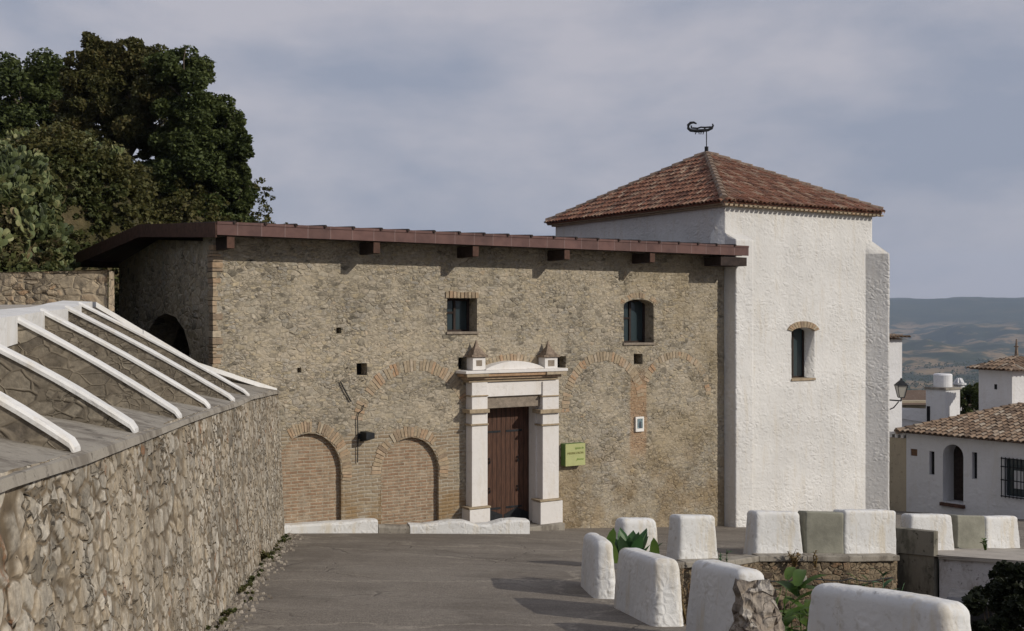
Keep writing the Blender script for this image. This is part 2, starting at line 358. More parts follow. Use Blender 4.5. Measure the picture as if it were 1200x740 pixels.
M['tile'] = tiles('red_barrel_tiles', [(0,(.11,.055,.04)),(.3,(.20,.095,.062)),(.6,(.26,.122,.08)),(.85,(.26,.16,.11)),(1,(.36,.26,.19))])
M['tile_tan'] = tiles('tan_barrel_tiles', [(0,(.11,.08,.06)),(.3,(.21,.145,.10)),(.6,(.28,.20,.14)),(.85,(.26,.20,.15)),(1,(.36,.31,.25))])
# door
g = NT('door_wood'); v = g.coord((6,6,.8)); n = g.noise(v, 4, 5, .6); x = g.sep(g.coord())[0]
fr = g.math('FRACT', g.math('MULTIPLY', x, 7.4)); s_ = g.math('SUBTRACT', 1.0, g.step(g.math('ABSOLUTE', g.math('SUBTRACT', fr, .5)), .03, .09))
c = g.mix(g.step(n, .3, .7), (.05,.024,.015), (.095,.045,.028)); c = g.mix(g.math('MULTIPLY', s_, .8), c, (.015,.008,.006)); g.col(c); g.bump(g.math('SUBTRACT', n, s_), .006); g.b.inputs['Roughness'].default_value = .6; M['door'] = g.m
# road
g = NT('worn_asphalt'); o = g.coord(); n = g.noise(o, 40, 4, .7); nb = g.noise(o, .35, 6, .62); nm = g.noise(o, 1.6, 6, .7)
c = g.mix(g.step(n, .3, .7), (.13,.115,.098), (.26,.232,.20)); c = g.mix(g.math('MULTIPLY', g.step(nb, .42, .58), .6), c, (.12,.105,.09)); c = g.mix(g.math('MULTIPLY', g.step(nm, .55, .7), .35), c, (.33,.30,.25))
sk = g.noise(g.coord((.5,1.1,1), warp=.6, wscale=.6), .9, 7, .7); c = g.mix(g.math('MULTIPLY', g.step(sk, .45, .62), .4), c, (.26,.238,.208))
vk = g.n('ShaderNodeTexVoronoi', feature='DISTANCE_TO_EDGE'); vk.inputs['Scale'].default_value = .42; g.l(g.coord(warp=.9, wscale=1.1), vk.inputs['Vector'])
ck = g.math('MULTIPLY', g.math('SUBTRACT', 1.0, g.step(vk.outputs['Distance'], .0, .012)), g.step(g.noise(o, .5, 3), .46, .56))
c = g.mix(g.math('MULTIPLY', ck, .35), c, (.06,.05,.045))
c = g.mix(g.math('MULTIPLY', g.step(g.noise(o, 5.5, 4, .7), .70, .76), .5), c, (.33,.30,.26))
n12 = g.noise(o, 13, 5, .75); c = g.mix(.7, c, g.ramp(n12, [(.3,(.72,.7,.68)),(.7,(1.25,1.23,1.2))]), 'MULTIPLY')
v2 = g.n('ShaderNodeTexVoronoi', feature='DISTANCE_TO_EDGE'); v2.inputs['Scale'].default_value = .19; g.l(g.coord(warp=1.6, wscale=.7), v2.inputs['Vector'])
c = g.mix(g.math('MULTIPLY', g.math('SUBTRACT', 1.0, g.step(v2.outputs['Distance'], .004, .02)), g.math('MULTIPLY', g.step(n12, .4, .6), .55)), c, (.38,.34,.28))
g.col(c); g.bump(g.math('SUBTRACT', g.math('ADD', n, g.math('MULTIPLY', nm, 2.0)), ck), .012); g.b.inputs['Roughness'].default_value = .85; M['road'] = g.m
# foliage
def leaf(name, stops, trans=.25, rough=.6):
    g = NT(name); ge = g.n('ShaderNodeNewGeometry'); o = g.coord(); n = g.noise(o, .5, 4, .6)
    f = g.math('ADD', g.math('MULTIPLY', ge.outputs['Random Per Island'], .5), g.math('MULTIPLY', g.step(n, .3, .7), .5))
    c = g.ramp(f, stops); g.col(c); g.b.inputs['Roughness'].default_value = rough
    if trans:
        t = g.n('ShaderNodeBsdfTranslucent'); g.l(c, t.inputs[0]); a = g.n('ShaderNodeMixShader'); a.inputs[0].default_value = trans
        g.l(g.b.outputs[0], a.inputs[1]); g.l(t.outputs[0], a.inputs[2]); g.l(a.outputs[0], g.out.inputs[0])
    return g.m
M['leaf_dark'] = leaf('leaf_dark', [(0,(.030,.044,.014)),(.5,(.068,.088,.026)),(1,(.13,.15,.05))])
M['leaf_warm'] = leaf('leaf_warm', [(0,(.035,.042,.014)),(.5,(.082,.082,.027)),(1,(.15,.115,.045))])
M['leaf_olive'] = leaf('leaf_olive', [(0,(.035,.042,.013)),(.5,(.075,.075,.022)),(1,(.14,.12,.042))])
M['leaf_bank'] = leaf('leaf_bank', [(0,(.04,.05,.018)),(.4,(.08,.095,.03)),(.7,(.13,.13,.05)),(.9,(.17,.13,.07)),(1,(.20,.20,.09))])
M['leaf_bright'] = leaf('leaf_bright', [(0,(.03,.06,.012)),(.5,(.07,.13,.025)),(1,(.16,.22,.05))], .35, .45)
M['leaf_dry'] = leaf('leaf_dry', [(0,(.10,.07,.03)),(.5,(.20,.14,.06)),(1,(.22,.09,.05))], .2)
M['cactus'] = leaf('cactus_pad', [(0,(.03,.035,.02)),(.25,(.05,.065,.028)),(.5,(.10,.125,.05)),(.7,(.16,.18,.075)),(.85,(.25,.25,.12)),(1,(.17,.11,.06))], 0, .55)
M['agave'] = leaf('agave_leaf', [(0,(.02,.055,.018)),(.5,(.04,.10,.035)),(1,(.08,.15,.06))], .1, .4)
M['bark'] = plain('bark', (.16,.13,.10), .95, .4, 6, .02)
M['shrub_dark'] = leaf('leaf_shrub_dark', [(0,(.008,.012,.006)),(.5,(.018,.024,.010)),(1,(.035,.04,.018))])
g = NT('hill_earth'); o = g.coord(); n = g.noise(o, .6, 6, .65); n2 = g.noise(o, 4, 5, .7)
c = g.ramp(n, [(.3,(.035,.04,.014)),(.5,(.075,.065,.028)),(.7,(.14,.11,.06))]); c = g.mix(.6, c, g.ramp(n2, [(.3,(.5,.5,.5)),(.7,(1.4,1.4,1.4))]), 'MULTIPLY'); g.col(c); g.bump(n2, .2); M['hill'] = g.m
g = NT('valley_land'); o = g.coord(); n = g.noise(o, .0042, 8, .62); n2 = g.noise(o, .03, 9, .8); n3 = g.noise(o, .0016, 4, .55)
c = g.ramp(n, [(.36,(.018,.028,.012)),(.50,(.035,.045,.018)),(.54,(.20,.14,.07)),(.62,(.27,.19,.10)),(.66,(.05,.055,.02))])
z = g.sep(o)[2]; up = g.step(z, -75, -20)
c = g.mix(up, c, g.ramp(n, [(.35,(.022,.032,.014)),(.55,(.04,.048,.02)),(.7,(.08,.07,.035))]))
c = g.mix(g.math('MULTIPLY', g.step(n2, .52, .60), .75), c, (.016,.024,.011))
g.col(c); g.b.inputs['Roughness'].default_value = 1; M['valley'] = g.m

# ------------------------------------------------------------------ ground
PIT = [(1.50,16.4),(1.90,17.4),(2.15,19.3),(2.80,19.85),(3.2,20.55),(4.05,20.95),(4.95,22.25),(6.0,22.6),(6.9,22.75),(8.1,23.4),(8.42,24.2),(8.98,23.55),(10.65,22.75),(14.5,20.9),(14.5,9.6),(5.0,8.9),
       (3.75,9.4),(2.75,10.9),(2.05,12.7),(1.55,14.9)]
def inpoly(x, y, P):
    r = False; j = len(P)-1
    for i in range(len(P)):
        a, b = P[i], P[j]
        if (a[1] > y) != (b[1] > y) and x < (b[0]-a[0])*(y-a[1])/(b[1]-a[1])+a[0]: r = not r
        j = i
    return r
def cdt_sheet(outline, holes, step=None):
    vs = []; es = []
    for P in [outline]+holes:
        b = len(vs); n = len(P); vs += [Vector((p[0], p[1])) for p in P]; es += [(b+i, b+(i+1)%n) for i in range(n)]
    if step:
        xs = [p[0] for p in outline]; ys = [p[1] for p in outline]
        nx = int((max(xs)-min(xs))/step)+1; ny = int((max(ys)-min(ys))/step)+1
        for i in range(1, nx):
            for j in range(1, ny):
                vs.append(Vector((min(xs)+i*step+(random.random()-.5)*.1*step, min(ys)+j*step+(random.random()-.5)*.1*step)))
    v, e, f, *_ = delaunay_2d_cdt(vs, es, [], 0, 1e-5)
    out = []
    for t in f:
        cx = sum(v[i][0] for i in t)/len(t); cy = sum(v[i][1] for i in t)/len(t)
        if inpoly(cx, cy, outline) and not any(inpoly(cx, cy, h) for h in holes): out.append(tuple(t))
    used = sorted({i for t in out for i in t}); mp_ = {a: b for b, a in enumerate(used)}
    return [v[i] for i in used], [tuple(mp_[i] for i in t) for t in out]
v, f = cdt_sheet([(-30,-12),(45,-12),(45,62),(-30,62)], [PIT], 1.5)
m = MB(); m.add([(p[0], p[1], gz(p[0], p[1])) for p in v], f)
tag(m.build('road', M['road']), kind='structure')
# valley terrain: one sheet out to the horizon
def ss_(x, a, b): t = min(max((x-a)/(b-a), 0), 1); return t*t*(3-2*t)
def terr(x, y):
    d = math.hypot(x, y)
    near = gz(x, y) - 3.2
    t = min(max((d-60)/700, 0), 1); t = t*t*(3-2*t)
    val = -175 - 25*noise.noise(Vector((x/900, y/900, 1.7))) + 14*noise.noise(Vector((x/330, y/330, 4)))
    h = near*(1-t) + val*t if d < 760 else val
    k = min(max((d-3300)/3000, 0), 1); k = k*k*(3-2*k)
    hill = 60 + 70*noise.fractal(Vector((x/2300+3.3, y/2300, .3)), 1, 2, 5)
    k2 = min(max((d-7200)/2600, 0), 1); k2 = k2*k2*(3-2*k2)
    mt = 318 - 42*min(max((x/max(y,1)-.34)/.12, -1), 1.5) + 12*noise.fractal(Vector((x/1500+9, y/1500, 2)), 1, 2, 5)
    h = h + k*(hill-30) + k2*(mt+10)
    rg = ss_(d, 1600, 3500)
    h += rg*(30+60*ss_(d, 3300, 5000)-70*ss_(d, 7000, 8600))*noise.fractal(Vector((x/700, y/700, 5.5)), 1, 2, 5)
    return max(h, -260)
radii = [0.01]+[6*1.065**i for i in range(0, 80)]; radii += [radii[-1]*1.025**i for i in range(1, 200)]
radii = [r for r in radii if r < 11500]
angs = [a*2.0 for a in range(-83, 8)]+[16+.09*k for k in range(0, 135)]+[28.5+2*k for k in range(0, 83)]; angs = sorted(a for a in angs if -180 < a < 194); na = len(angs); m = MB()
for r in radii:
    for a in range(na):
        th = R(angs[a]); x, y = r*math.sin(th), r*math.cos(th); m.v.append((x, y, terr(x, y)))
for i in range(len(radii)-1):
    for a in range(na):
        b = (a+1) % na; m.f.append((i*na+a, i*na+b, (i+1)*na+b, (i+1)*na+a))
tag(m.build('ground', M['valley'], smooth=True), kind='structure')
# pit floor + the stone-faced drop round it
v, f = cdt_sheet([(x*1.0, y) for x, y in PIT], [], .6)
m = MB(); m.add([(p[0], p[1], gz(p[0], p[1])-1.75+.25*noise.noise(Vector((p[0]*.8, p[1]*.8, 0)))) for p in v], f)
tag(m.build('garden_soil', M['soil'], smooth=True), kind='structure')
def strip_wall(pts, topf, botf, step=.05, thick=0):
    """vertical sheet along a polyline, dense grid"""
    m = MB(); P = []
    for i in range(len(pts)-1):
        a, b = Vector(pts[i]), Vector(pts[i+1]); n = max(1, int((b-a).length/step))
        P += [a.lerp(b, k/n) for k in range(n)]
    P.append(Vector(pts[-1])); H = max(topf(*p)-botf(*p) for p in P); nz = max(2, int(H/step))
    for p in P:
        t, bt = topf(*p), botf(*p)
        for k in range(nz+1): m.v.append((p.x, p.y, bt+(t-bt)*k/nz))
    for i in range(len(P)-1):
        for k in range(nz): m.f.append((i*(nz+1)+k, (i+1)*(nz+1)+k, (i+1)*(nz+1)+k+1, i*(nz+1)+k+1))
    return m
m = strip_wall([PIT[i] for i in range(0, 11)], lambda x, y: gz(x, y)-.03, lambda x, y: gz(x, y)-2.3)
m2 = strip_wall([PIT[i] for i in list(range(13, 20))+[0]], lambda x, y: gz(x, y)-.03, lambda x, y: gz(x, y)-2.3, .1); m.add(m2.v, m2.f)
# mortar ledge on top of the back wall
tag(m.build('garden_wall', M['garden'], smooth=True), 'rubble retaining wall dropping from the white blocks into the planted hollow', 'retaining wall')

# ------------------------------------------------------------------ chapel hall
TH = math.atan2(.533, .846)
C0 = Vector((-6.4615, 24.0, 0)); d1 = Vector((math.cos(TH), math.sin(TH), 0)); d2 = Vector((-math.sin(TH), math.cos(TH), 0)); nf = -d2
HF = Matrix.Translation(C0) @ Matrix.Rotation(TH, 4, 'Z')     # u along facade, y inward, z world
def fac(px, py, w=0.0):
    """point on the facade plane pushed w out of it -> (u, z)"""
    r = (px-600)/F; O = C0 + nf*w
    u = (r*O.y - O.x)/(d1.x - r*d1.y); Y = O.y + d1.y*u
    return u, (HY-py)/F*Y
hall = thing('chapel_hall', C0+Vector((0,0,-FZ)), TH, 'long tan rubble stone chapel hall with low metal edged roof and white portal', 'chapel')
def wall_mesh(frame, outline, holes, thick, step=.05, m=None, depth_holes=None):
    """front sheet at y=0 facing -y with holes; reveals; outer rim; back"""
    m = m or MB(frame)
    v, f = cdt_sheet(outline, holes, step)
    # orient: facing -y means (x,z) CCW
    fs = []
    for t in f:
        a, b, c = (v[t[0]], v[t[1]], v[t[2]])
        ccw = (b[0]-a[0])*(c[1]-a[1])-(b[1]-a[1])*(c[0]-a[0]) > 0
        fs.append(t if ccw else t[::-1])
    m.add([(p[0], 0, p[1]) for p in v], fs)
    for k, P in enumerate([outline]+holes):
        n = len(P); area = sum(P[i][0]*P[(i+1)%n][1]-P[(i+1)%n][0]*P[i][1] for i in range(n))
        if k > 0: P = P[::-1] if area > 0 else P
        elif area < 0: P = P[::-1]
        d = thick if k == 0 else (depth_holes[k-1] if depth_holes else thick)
        m.add([(x, 0, z) for x, z in P]+[(x, d, z) for x, z in P], [(i, n+i, n+(i+1)%n, (i+1)%n) for i in range(n)])
    return m
def arch_poly(u0, u1, zb, zs, zt, n=14):
    """round/segmental/pointed-ish arch outline, CCW"""
    cx, a = (u0+u1)/2, (u1-u0)/2
    return [(u0, zb), (u1, zb)]+[(cx+a*math.cos(math.pi*k/n), zs+(zt-zs)*math.sin(math.pi*k/n)) for k in range(n+1)]
def rect_px(x0, x1, y0, y1, w=0):
    u0, z1 = fac(x0, y0, w); u1, _ = fac(x1, y0, w); um = (u0+u1)/2
    _, z1 = fac((x0+x1)/2, y0, w); _, z0 = fac((x0+x1)/2, y1, w)
    return [(u0, z0), (u1, z0), (u1, z1), (u0, z1)]
UE = 14.86
w1 = rect_px(524, 559, 350, 389.5)
q = rect_px(731, 766, 351, 402.5); w2 = arch_poly(q[0][0], q[1][0], q[0][1], q[2][1]-.17, q[2][1], 10)
q = rect_px(322, 400, 508, 606); a1 = arch_poly(q[0][0], q[1][0], -5.5, q[2][1]-.93, q[2][1]); A1 = q
q = rect_px(447, 514, 513, 606); a2 = arch_poly(q[0][0], q[1][0], -5.7, q[2][1]-.82, q[2][1]); A2 = q
hd = [rect_px(418, 430, 426, 440), rect_px(348.5, 353, 431, 437), rect_px(394, 400, 384, 391), rect_px(537, 548, 419, 433), rect_px(653, 663, 418, 431), rect_px(743, 753, 415, 427)]
qd = rect_px(571, 634, 463, 606)
door_u0, door_u1 = fac(566, 500)[0], fac(640, 500)[0]
door_top = fac(600, 464, 0)[1]
dr = [(door_u0, -5.9), (door_u1, -5.9), (door_u1, door_top), (door_u0, door_top)]
holes = [w1, w2, a1, a2, dr]+hd
deps = [.5, .5, .16, .16, .75]+[.35]*6
ZT = 1.75
m = wall_mesh(HF, [(0,-7.2),(UE,-7.2),(UE,ZT),(0,ZT)], holes, .75, .045, None, deps)
fw = m.build('facade_wall', M['facade'], hall, label='sunlit front wall of tan rubble with traces of brick arches')
# backs of recesses
m = MB(HF)
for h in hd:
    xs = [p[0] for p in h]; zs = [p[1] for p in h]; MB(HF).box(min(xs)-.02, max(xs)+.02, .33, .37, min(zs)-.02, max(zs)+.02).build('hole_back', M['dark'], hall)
for a in (A1, A2):
    u0, u1 = a[0][0]-.1, a[1][0]+.1; z0, z1 = -6.2, a[2][1]+.1; mi = MB(HF); nx = int((u1-u0)/.04); nzz = int((z1-z0)/.04)
    for i in range(nx+1):
        for j in range(nzz+1): mi.v.append((u0+(u1-u0)*i/nx, .13, z0+(z1-z0)*j/nzz))
    for i in range(nx):
        for j in range(nzz): b = i*(nzz+1)+j; mi.f.append((b, b+nzz+1, b+nzz+2, b+1))
    mi.build('arch_infill', M['infill'], hall, smooth=True)
# end wall (local x<0 side): plane u=0, runs along +y; local frame with x' = -d2 direction so it faces -d1
EF = HF @ Matrix.Translation((0, 8.75, 0)) @ Matrix.Rotation(R(-90), 4, 'Z')      # x' runs toward facade, faces -u
def eroof(s): return (1.62+.30*s/4.5) if s < 4.5 else (1.92-.55*(s-4.5)/5.5)
ea = [(8.75-6.05, -3.4), (8.75-1.8, -3.4), (8.75-1.8, -.75), (8.75-2.25, -.3), (8.75-2.95, -.02), (8.75-3.7, .07), (8.75-4.6, -.02), (8.75-5.4, -.33), (8.75-6.05, -.9)]
m = wall_mesh(EF, [(0,-7),(8.75-.002,-7),(8.75-.002,eroof(0)),(4.25,eroof(4.5)),(0,eroof(8.75))], [ea], .75, .07)
m.build('end_wall', M['endwall'], hall, label='shaded gable end wall with dark open archway')
m = MB(HF); m.box(.75, UE-.02, 8.0, 8.7, -7, 1.4); m.build('rear_wall', M['endwall'], hall)
m = MB(HF); m.box(.74, UE-.8, .78, 8.0, -4.2, -4.1); m.build('hall_floor', M['cement'], hall)
# ragged brick quoins at the corner
m = MB(HF)
z = -2.6
while z < 1.5:
    h_ = random.uniform(.06, .16); l = random.choice([.10, .2, .16, .07]); p = random.uniform(.012, .035)
    m.box(-p, l, -p, random.uniform(.2, .4), z, z+h_-.015); z += h_
m.build('corner_quoin', M['voussoir'], hall, bevel=.01)
# brick arches standing a touch proud of the rubble
def voussoirs(cx, cz, rx, rz_, band, a0, a1, n, mat, w0=.010, name='brick_arch', jitter=.008):
    m = MB(HF)
    for k in range(n):
        t0 = R(a0+(a1-a0)*(k+.07)/n); t1 = R(a0+(a1-a0)*(k+.93)/n)
        if random.random() < .06: continue
        b0 = random.uniform(0, .04); b1 = band*random.uniform(.86, 1.06); p = -(w0+random.uniform(-jitter, jitter))
        pts = []
        for (t, r_) in ((t0, b0), (t0, b1), (t1, b1), (t1, b0)):
            pts.append((cx+(rx+r_)*math.cos(t), cz+(rz_+r_)*math.sin(t)))
        P = [(x, p, z) for x, z in pts]+[(x, .06, z) for x, z in pts]
        m.hexa([P[0], P[1], P[2], P[3], P[4], P[5], P[6], P[7]])
    o = m.build(name, mat, hall, recalc=True, bevel=.006)
    return o
def arch_from_px(xl, xr, ytop, yspring):
    ul, _ = fac(xl, yspring); ur, _ = fac(xr, yspring); xm = (xl+xr)/2
    _, zt = fac(xm, ytop); _, zs = fac(xm, yspring)
    return (ul+ur)/2, zs, (ur-ul)/2, zt-zs
for (A, dz) in ((A1, .93), (A2, .82)):
    cx = (A[0][0]+A[1][0])/2; r_ = (A[1][0]-A[0][0])/2
    voussoirs(cx, A[2][1]-dz, r_+.01, dz+.01, .27, -12, 180 if A is A2 else 120, 34, M['voussoir'])
cx, cz, rx, rzz = arch_from_px(424, 545, 436, 505); voussoirs(cx, cz, rx, rzz, .30, 22, 168, 46, M['voussoir_red'])
cx, cz, rx, rzz = arch_from_px(556, 645, 430, 470); voussoirs(cx, cz, rx, rzz, .36, 35, 145, 26, M['voussoir_red'])
cx, cz, rx, rzz = arch_from_px(668, 747, 424, 475); voussoirs(cx, cz, rx, rzz, .27, 8, 186, 40, M['voussoir_red'])
cx, cz, rx, rzz = arch_from_px(757, 826, 421, 465); voussoirs(cx, cz, rx, rzz, .22, 0, 172, 34, M['voussoir_red'])
q = w2; cx = (w2[0][0]+w2[1][0])/2; voussoirs(cx, q[2][1], (w2[1][0]-w2[0][0])/2, .19, .16, 10, 170, 16, M['voussoir'])
m = MB(HF)
for k in range(9):
    u = w1[0][0]-.05+k*(w1[1][0]-w1[0][0]+.1)/9; m.box(u, u+.085, -.03-random.random()*.01, .05, w1[2][1]+.01, w1[2][1]+.15+random.random()*.03)
m.build('brick_arch', M['voussoir'], hall, bevel=.006)
# windows
def window(parent, F_, u0, u1, z0, z1, d, arched=False, bars=1):
    m = MB(F_); t = .06
    m.box(u0, u0+t, d-.04, d+.04, z0, z1); m.box(u1-t, u1, d-.04, d+.04, z0, z1); m.box(u0+t, u1-t, d-.04, d+.04, z0, z0+t); m.box(u0+t, u1-t, d-.04, d+.04, z1-t, z1)
    m.box((u0+u1)/2-.03, (u0+u1)/2+.03, d-.035, d+.035, z0+t, z1-t)
    if bars: m.box(u0+t, (u0+u1)/2-.03, d-.03, d+.03, z0+(z1-z0)*.55, z0+(z1-z0)*.55+.05)
    wf = m.build('window', M['soffit'], parent)
    MB(F_).box(u0+.01, u1-.01, d, d+.012, z0+.01, z1-.01).build('pane', M['glass'], wf)
    return wf
window(hall, HF, w1[0][0], w1[1][0], w1[0][1], w1[2][1], .42)
window(hall, HF, w2[0][0], w2[1][0], w2[0][1], w2[0][1]+(fac(748,351)[1]-fac(748,402.5)[1]), .42)
for wq in (w1, w2):
    MB(HF).box(wq[0][0]-.03, wq[1][0]+.03, -.045, .4, wq[0][1]-.05, wq[0][1]+.012).build('window_sill', M['lintel'], hall, bevel=.008)
# roof
def hp(u, w, z): return (u, -w, z)
m = MB(HF)
top = [(-.17,.80,1.955),(14.8,.80,1.955),(14.8,-4.5,2.27),(-.45,-4.5,2.27)]
t2 = [(-.45,-4.5,2.27),(14.8,-4.5,2.27),(14.8,-10.0,1.72),(-1.06,-10.0,1.72)]
for T in (top, t2):
    lo = [hp(u, w, z-.12) for u, w, z in T]; hi = [hp(u, w, z) for u, w, z in T]; m.hexa(lo+hi)
roof = m.build('roof', M['fascia'], hall, label='low roof with reddish brown metal edge')
m = MB(HF); m.box(-.17, 15.02, -.815, -.785, 1.71, 1.975); m.box(-.17, 15.02, -.83, -.785, 1.935, 1.99)
m.build('fascia', M['fascia'], roof)
# barge boards along the gable end
m = MB(HF)
for (a, b) in (((-.17,.80,1.955),(-.45,-4.5,2.27)), ((-.45,-4.5,2.27),(-1.06,-10.0,1.72))):
    P = []
    for (u, w, z) in (a, b): P.append((u, w, z))
    lo = [hp(P[0][0]-.03, P[0][1], P[0][2]-.30), hp(P[0][0], P[0][1], P[0][2]-.30), hp(P[1][0], P[1][1], P[1][2]-.30), hp(P[1][0]-.03, P[1][1], P[1][2]-.30)]
    hi = [(x, y, z+.315) for x, y, z in lo]; m.hexa(lo+hi)
m.hexa([hp(-1.06,-9.97,1.42), hp(3,-9.97,1.42), hp(3,-10,1.42), hp(-1.06,-10,1.42), hp(-1.06,-9.97,1.73), hp(3,-9.97,1.73), hp(3,-10,1.73), hp(-1.06,-10,1.73)])
m.build('barge_board', M['fascia_end'], roof)
# soffit and wall plate
m = MB(HF); m.hexa([hp(-.1,.78,1.70), hp(14.8,.78,1.70), hp(14.8,-.05,1.745), hp(-.1,-.05,1.745), hp(-.1,.78,1.74), hp(14.8,.78,1.74), hp(14.8,-.05,1.79), hp(-.1,-.05,1.79)])
m.box(14.0, 14.98, -.78, -.1, 1.42, 1.66)
m.build('soffit', M['soffit'], roof)
for px in (270, 441, 557, 664, 764):
    u, _ = fac(px, 290, .74)
    o = MB(HF).box(u-.085, u+.085, -.74, .1, 1.43, 1.695).build('rafter', M['soffit'], roof, bevel=.01)
    MB(HF).box(u-.08, u+.08, -.765, -.742, 1.44, 1.69).build('rafter_end', M['fascia_end'], roof)  # sunlit rafter front painted in as a paler, redder plate
m = MB(HF)
for k in range(22):
    u = .2+k*.68; m.tube([hp(u, .86, 1.985), hp(u, -4.4, 2.295)], .035, 6)
m.build('roof_seam', M['soffit'], roof)

# portal
PW = .30
def pbox(m, x0, x1, y0, y1, w0, w1, pxz=None):
    """box whose front face covers these pixels at protrusion w1"""
    u0, _ = fac(x0, y0, w1); u1, _ = fac(x1, y0, w1)
    xm = (x0+x1)/2 if pxz is None else pxz
    _, zt = fac(xm, y0, w1); _, zb = fac(xm, y1, w1)
    m.box(u0, u1, -w1, -w0, zb, zt); return u0, u1, zb, zt
m = MB(HF)
u0a, u1a, zb, zt = pbox(m, 553, 655, 447, 464, -.10, .26)
portal = m.build('portal', M['portal'], hall, bevel=.012, label='white portal with pilasters, brick cornice and pinnacles')
ZC = fac(604, 436, .42)[1]
capL = fac(603, 432, .40)[1]
for side, (sx0, sx1) in enumerate(((553, 571.5), (636, 655))):
    m = MB(HF)
    u0, u1, zb0, zt0 = pbox(m, sx0, sx1, 447, 597 if side == 0 else 588, 0, PW)
    ztop = portal.data.vertices[0].co.z  # unused
    pl = m.build('pilaster', M['portal'], portal, bevel=.012)
    m = MB(HF); pbox(m, sx0-2.5, sx1+(3 if side == 0 else 4.5), 597 if side == 0 else 588, 636, 0, PW+.10); m.build('plinth', M['portal'], pl, bevel=.012)
    m = MB(HF)
    for y0, y1, e in ((480, 484.5, 2.5), (497, 499, 1.2), (463.5, 465, 1.0)):
        m = MB(HF); pbox(m, sx0-e, sx1+e, y0, y1, 0, PW+.05*e/1.5); m.build('brick_band', M['voussoir_red'], pl, bevel=.006)
    y = 597 if side == 0 else 588
    m = MB(HF); pbox(m, sx0-3, sx1+4, y-2.5, y-.5, 0, PW+.12)
    m.build('brick_band', M['voussoir_red'], pl, bevel=.006)
    # attic block and pinnacle
    m = MB(HF); bx0, bx1 = (sx0+1, sx1-2.5) if side == 0 else (sx0+2.5, sx1-1.5)
    u0, u1, zb_, zt_ = pbox(m, bx0, bx1, 419, 434, 0, .30)
    ab = m.build('attic_block', M['portal'], portal, bevel=.01)
    m = MB(HF); m.box(u0+.10, u1-.10, -.305, -.25, zb_+.1, zt_-.07); m.build('recess_panel', M['lintel'], ab)
    m = MB(HF); m.box(u0-.05, u1+.05, -.35, .02, zt_, zt_+.06)
    cxp = (u0+u1)/2; b_ = zt_+.061; hh = .40
    m.add([(cxp-.19,-.33,b_),(cxp+.19,-.33,b_),(cxp+.19,0,b_),(cxp-.19,0,b_),(cxp-.055,-.2,b_+hh*.5),(cxp+.055,-.2,b_+hh*.5),(cxp+.055,-.1,b_+hh*.5),(cxp-.055,-.1,b_+hh*.5),(cxp,-.15,b_+hh)],
          [(3,2,1,0),(0,1,5,4),(1,2,6,5),(2,3,7,6),(3,0,4,7),(4,5,8),(5,6,8),(6,7,8),(7,4,8)])
    m.build('pinnacle', M['pinnacle'], portal, bevel=.01)
# cornice: stepped brick courses then white capping with a low segment over the middle
m = MB(HF)
U0, U1 = fac(545, 440, .4)[0], fac(662, 440, .4)[0]
zc = fac(604, 447, .38)[1]
for k, (e, h0, h1) in enumerate(((.16, 0, .07), (.09, .07, .14), (.0, .14, .22))):
    m.box(U0+e, U1-e, -(.46-e*.9), 0.02, zc+h0, zc+h1-.008)
for (a, b) in (((U0), (U0+.62)), ((U1-.62), (U1))): m.box(a, b, -.5, -.3, zc+.141, zc+.213)
m.build('cornice', M['voussoir_red'], portal, bevel=.01)
m = MB(HF); cz = zc+.221
m.box(U0-.03, U1+.03, -.50, .02, cz, cz+.07)
pts = []; ua, ub = U0+.62, U1-.62
for k in range(13):
    t = k/12; pts.append((ua+(ub-ua)*t, cz+.072+.03+.18*math.sin(math.pi*t)**.8))
n = len(pts); P = [(ua, cz+.071)]+pts+[(ub, cz+.071)]; P = P[::-1]
m.add([(x, -.36, z) for x, z in P]+[(x, .02, z) for x, z in P], [tuple(range(len(P)-1, -1, -1)), tuple(range(len(P), 2*len(P)))]+[(i, (i+1)%len(P), len(P)+(i+1)%len(P), len(P)+i) for i in range(len(P))])
m.build('coping', M['portal'], portal, recalc=True, bevel=.01)
# jambs, lintel, door
m = MB(HF)
uL = fac(571.5, 540, PW)[0]; uR = fac(636, 540, PW)[0]
uDL, _ = fac(571, 540, -.30); uDR, _ = fac(620, 540, -.30)
m.box(door_u0-.01, uL+.03, -.02, .34, -6.0, door_top); m.box(uR-.03+.0, door_u1+.01, -.02, .34, -6.0, door_top)
m.build('door_jamb', M['portal'], portal)
zl0 = fac(600, 477, .05)[1]
m = MB(HF); m.box(door_u0, door_u1, -.18, .34, zl0, fac(600, 464, .2)[1]-.002); m.build('lintel', M['lintel'], portal, bevel=.01)
m = MB(HF); m.box(uL+.0, uR+.0, .30, .38, -5.9, zl0+.05)
door = m.build('door', M['door'], portal)
mid = (uL+uR)/2
for z in (-3.6, -4.35):
    for s in (-1, 1): MB(HF).tube([(mid+s*.42, .30, z), (mid+s*.42, .27, z), (mid+s*.42, .25, z-.06), (mid+s*.42, .27, z-.12)], .02, 6).build('door_handle', M['dark_metal'], door)
for z in (-2.95, -4.9):
    for s in (-1, 1): MB(HF).box(mid+s*.08-.0 if s > 0 else uL+.25, uR-.25 if s > 0 else mid-.08, .288, .298, z, z+.05).build('strap_hinge', M['dark_metal'], door)
for a, b in ((uL+.05, mid-.02), (mid+.02, uR-.05)):
    m = MB(HF); m.add([(a,.292,-5.7),(b,.292,-5.7),(b,.292,-5.05),((a+b)/2,.292,-4.9),(a,.292,-5.05)], [(0,1,2,3,4)]); m.build('kick_plate', M['dark_metal'], door)
MB(HF).box(U0+.1, U1-.1, -.55, .3, -6.2, gz(0, 28.2)+.14).build('doorstep', M['cement'], portal, bevel=.02)

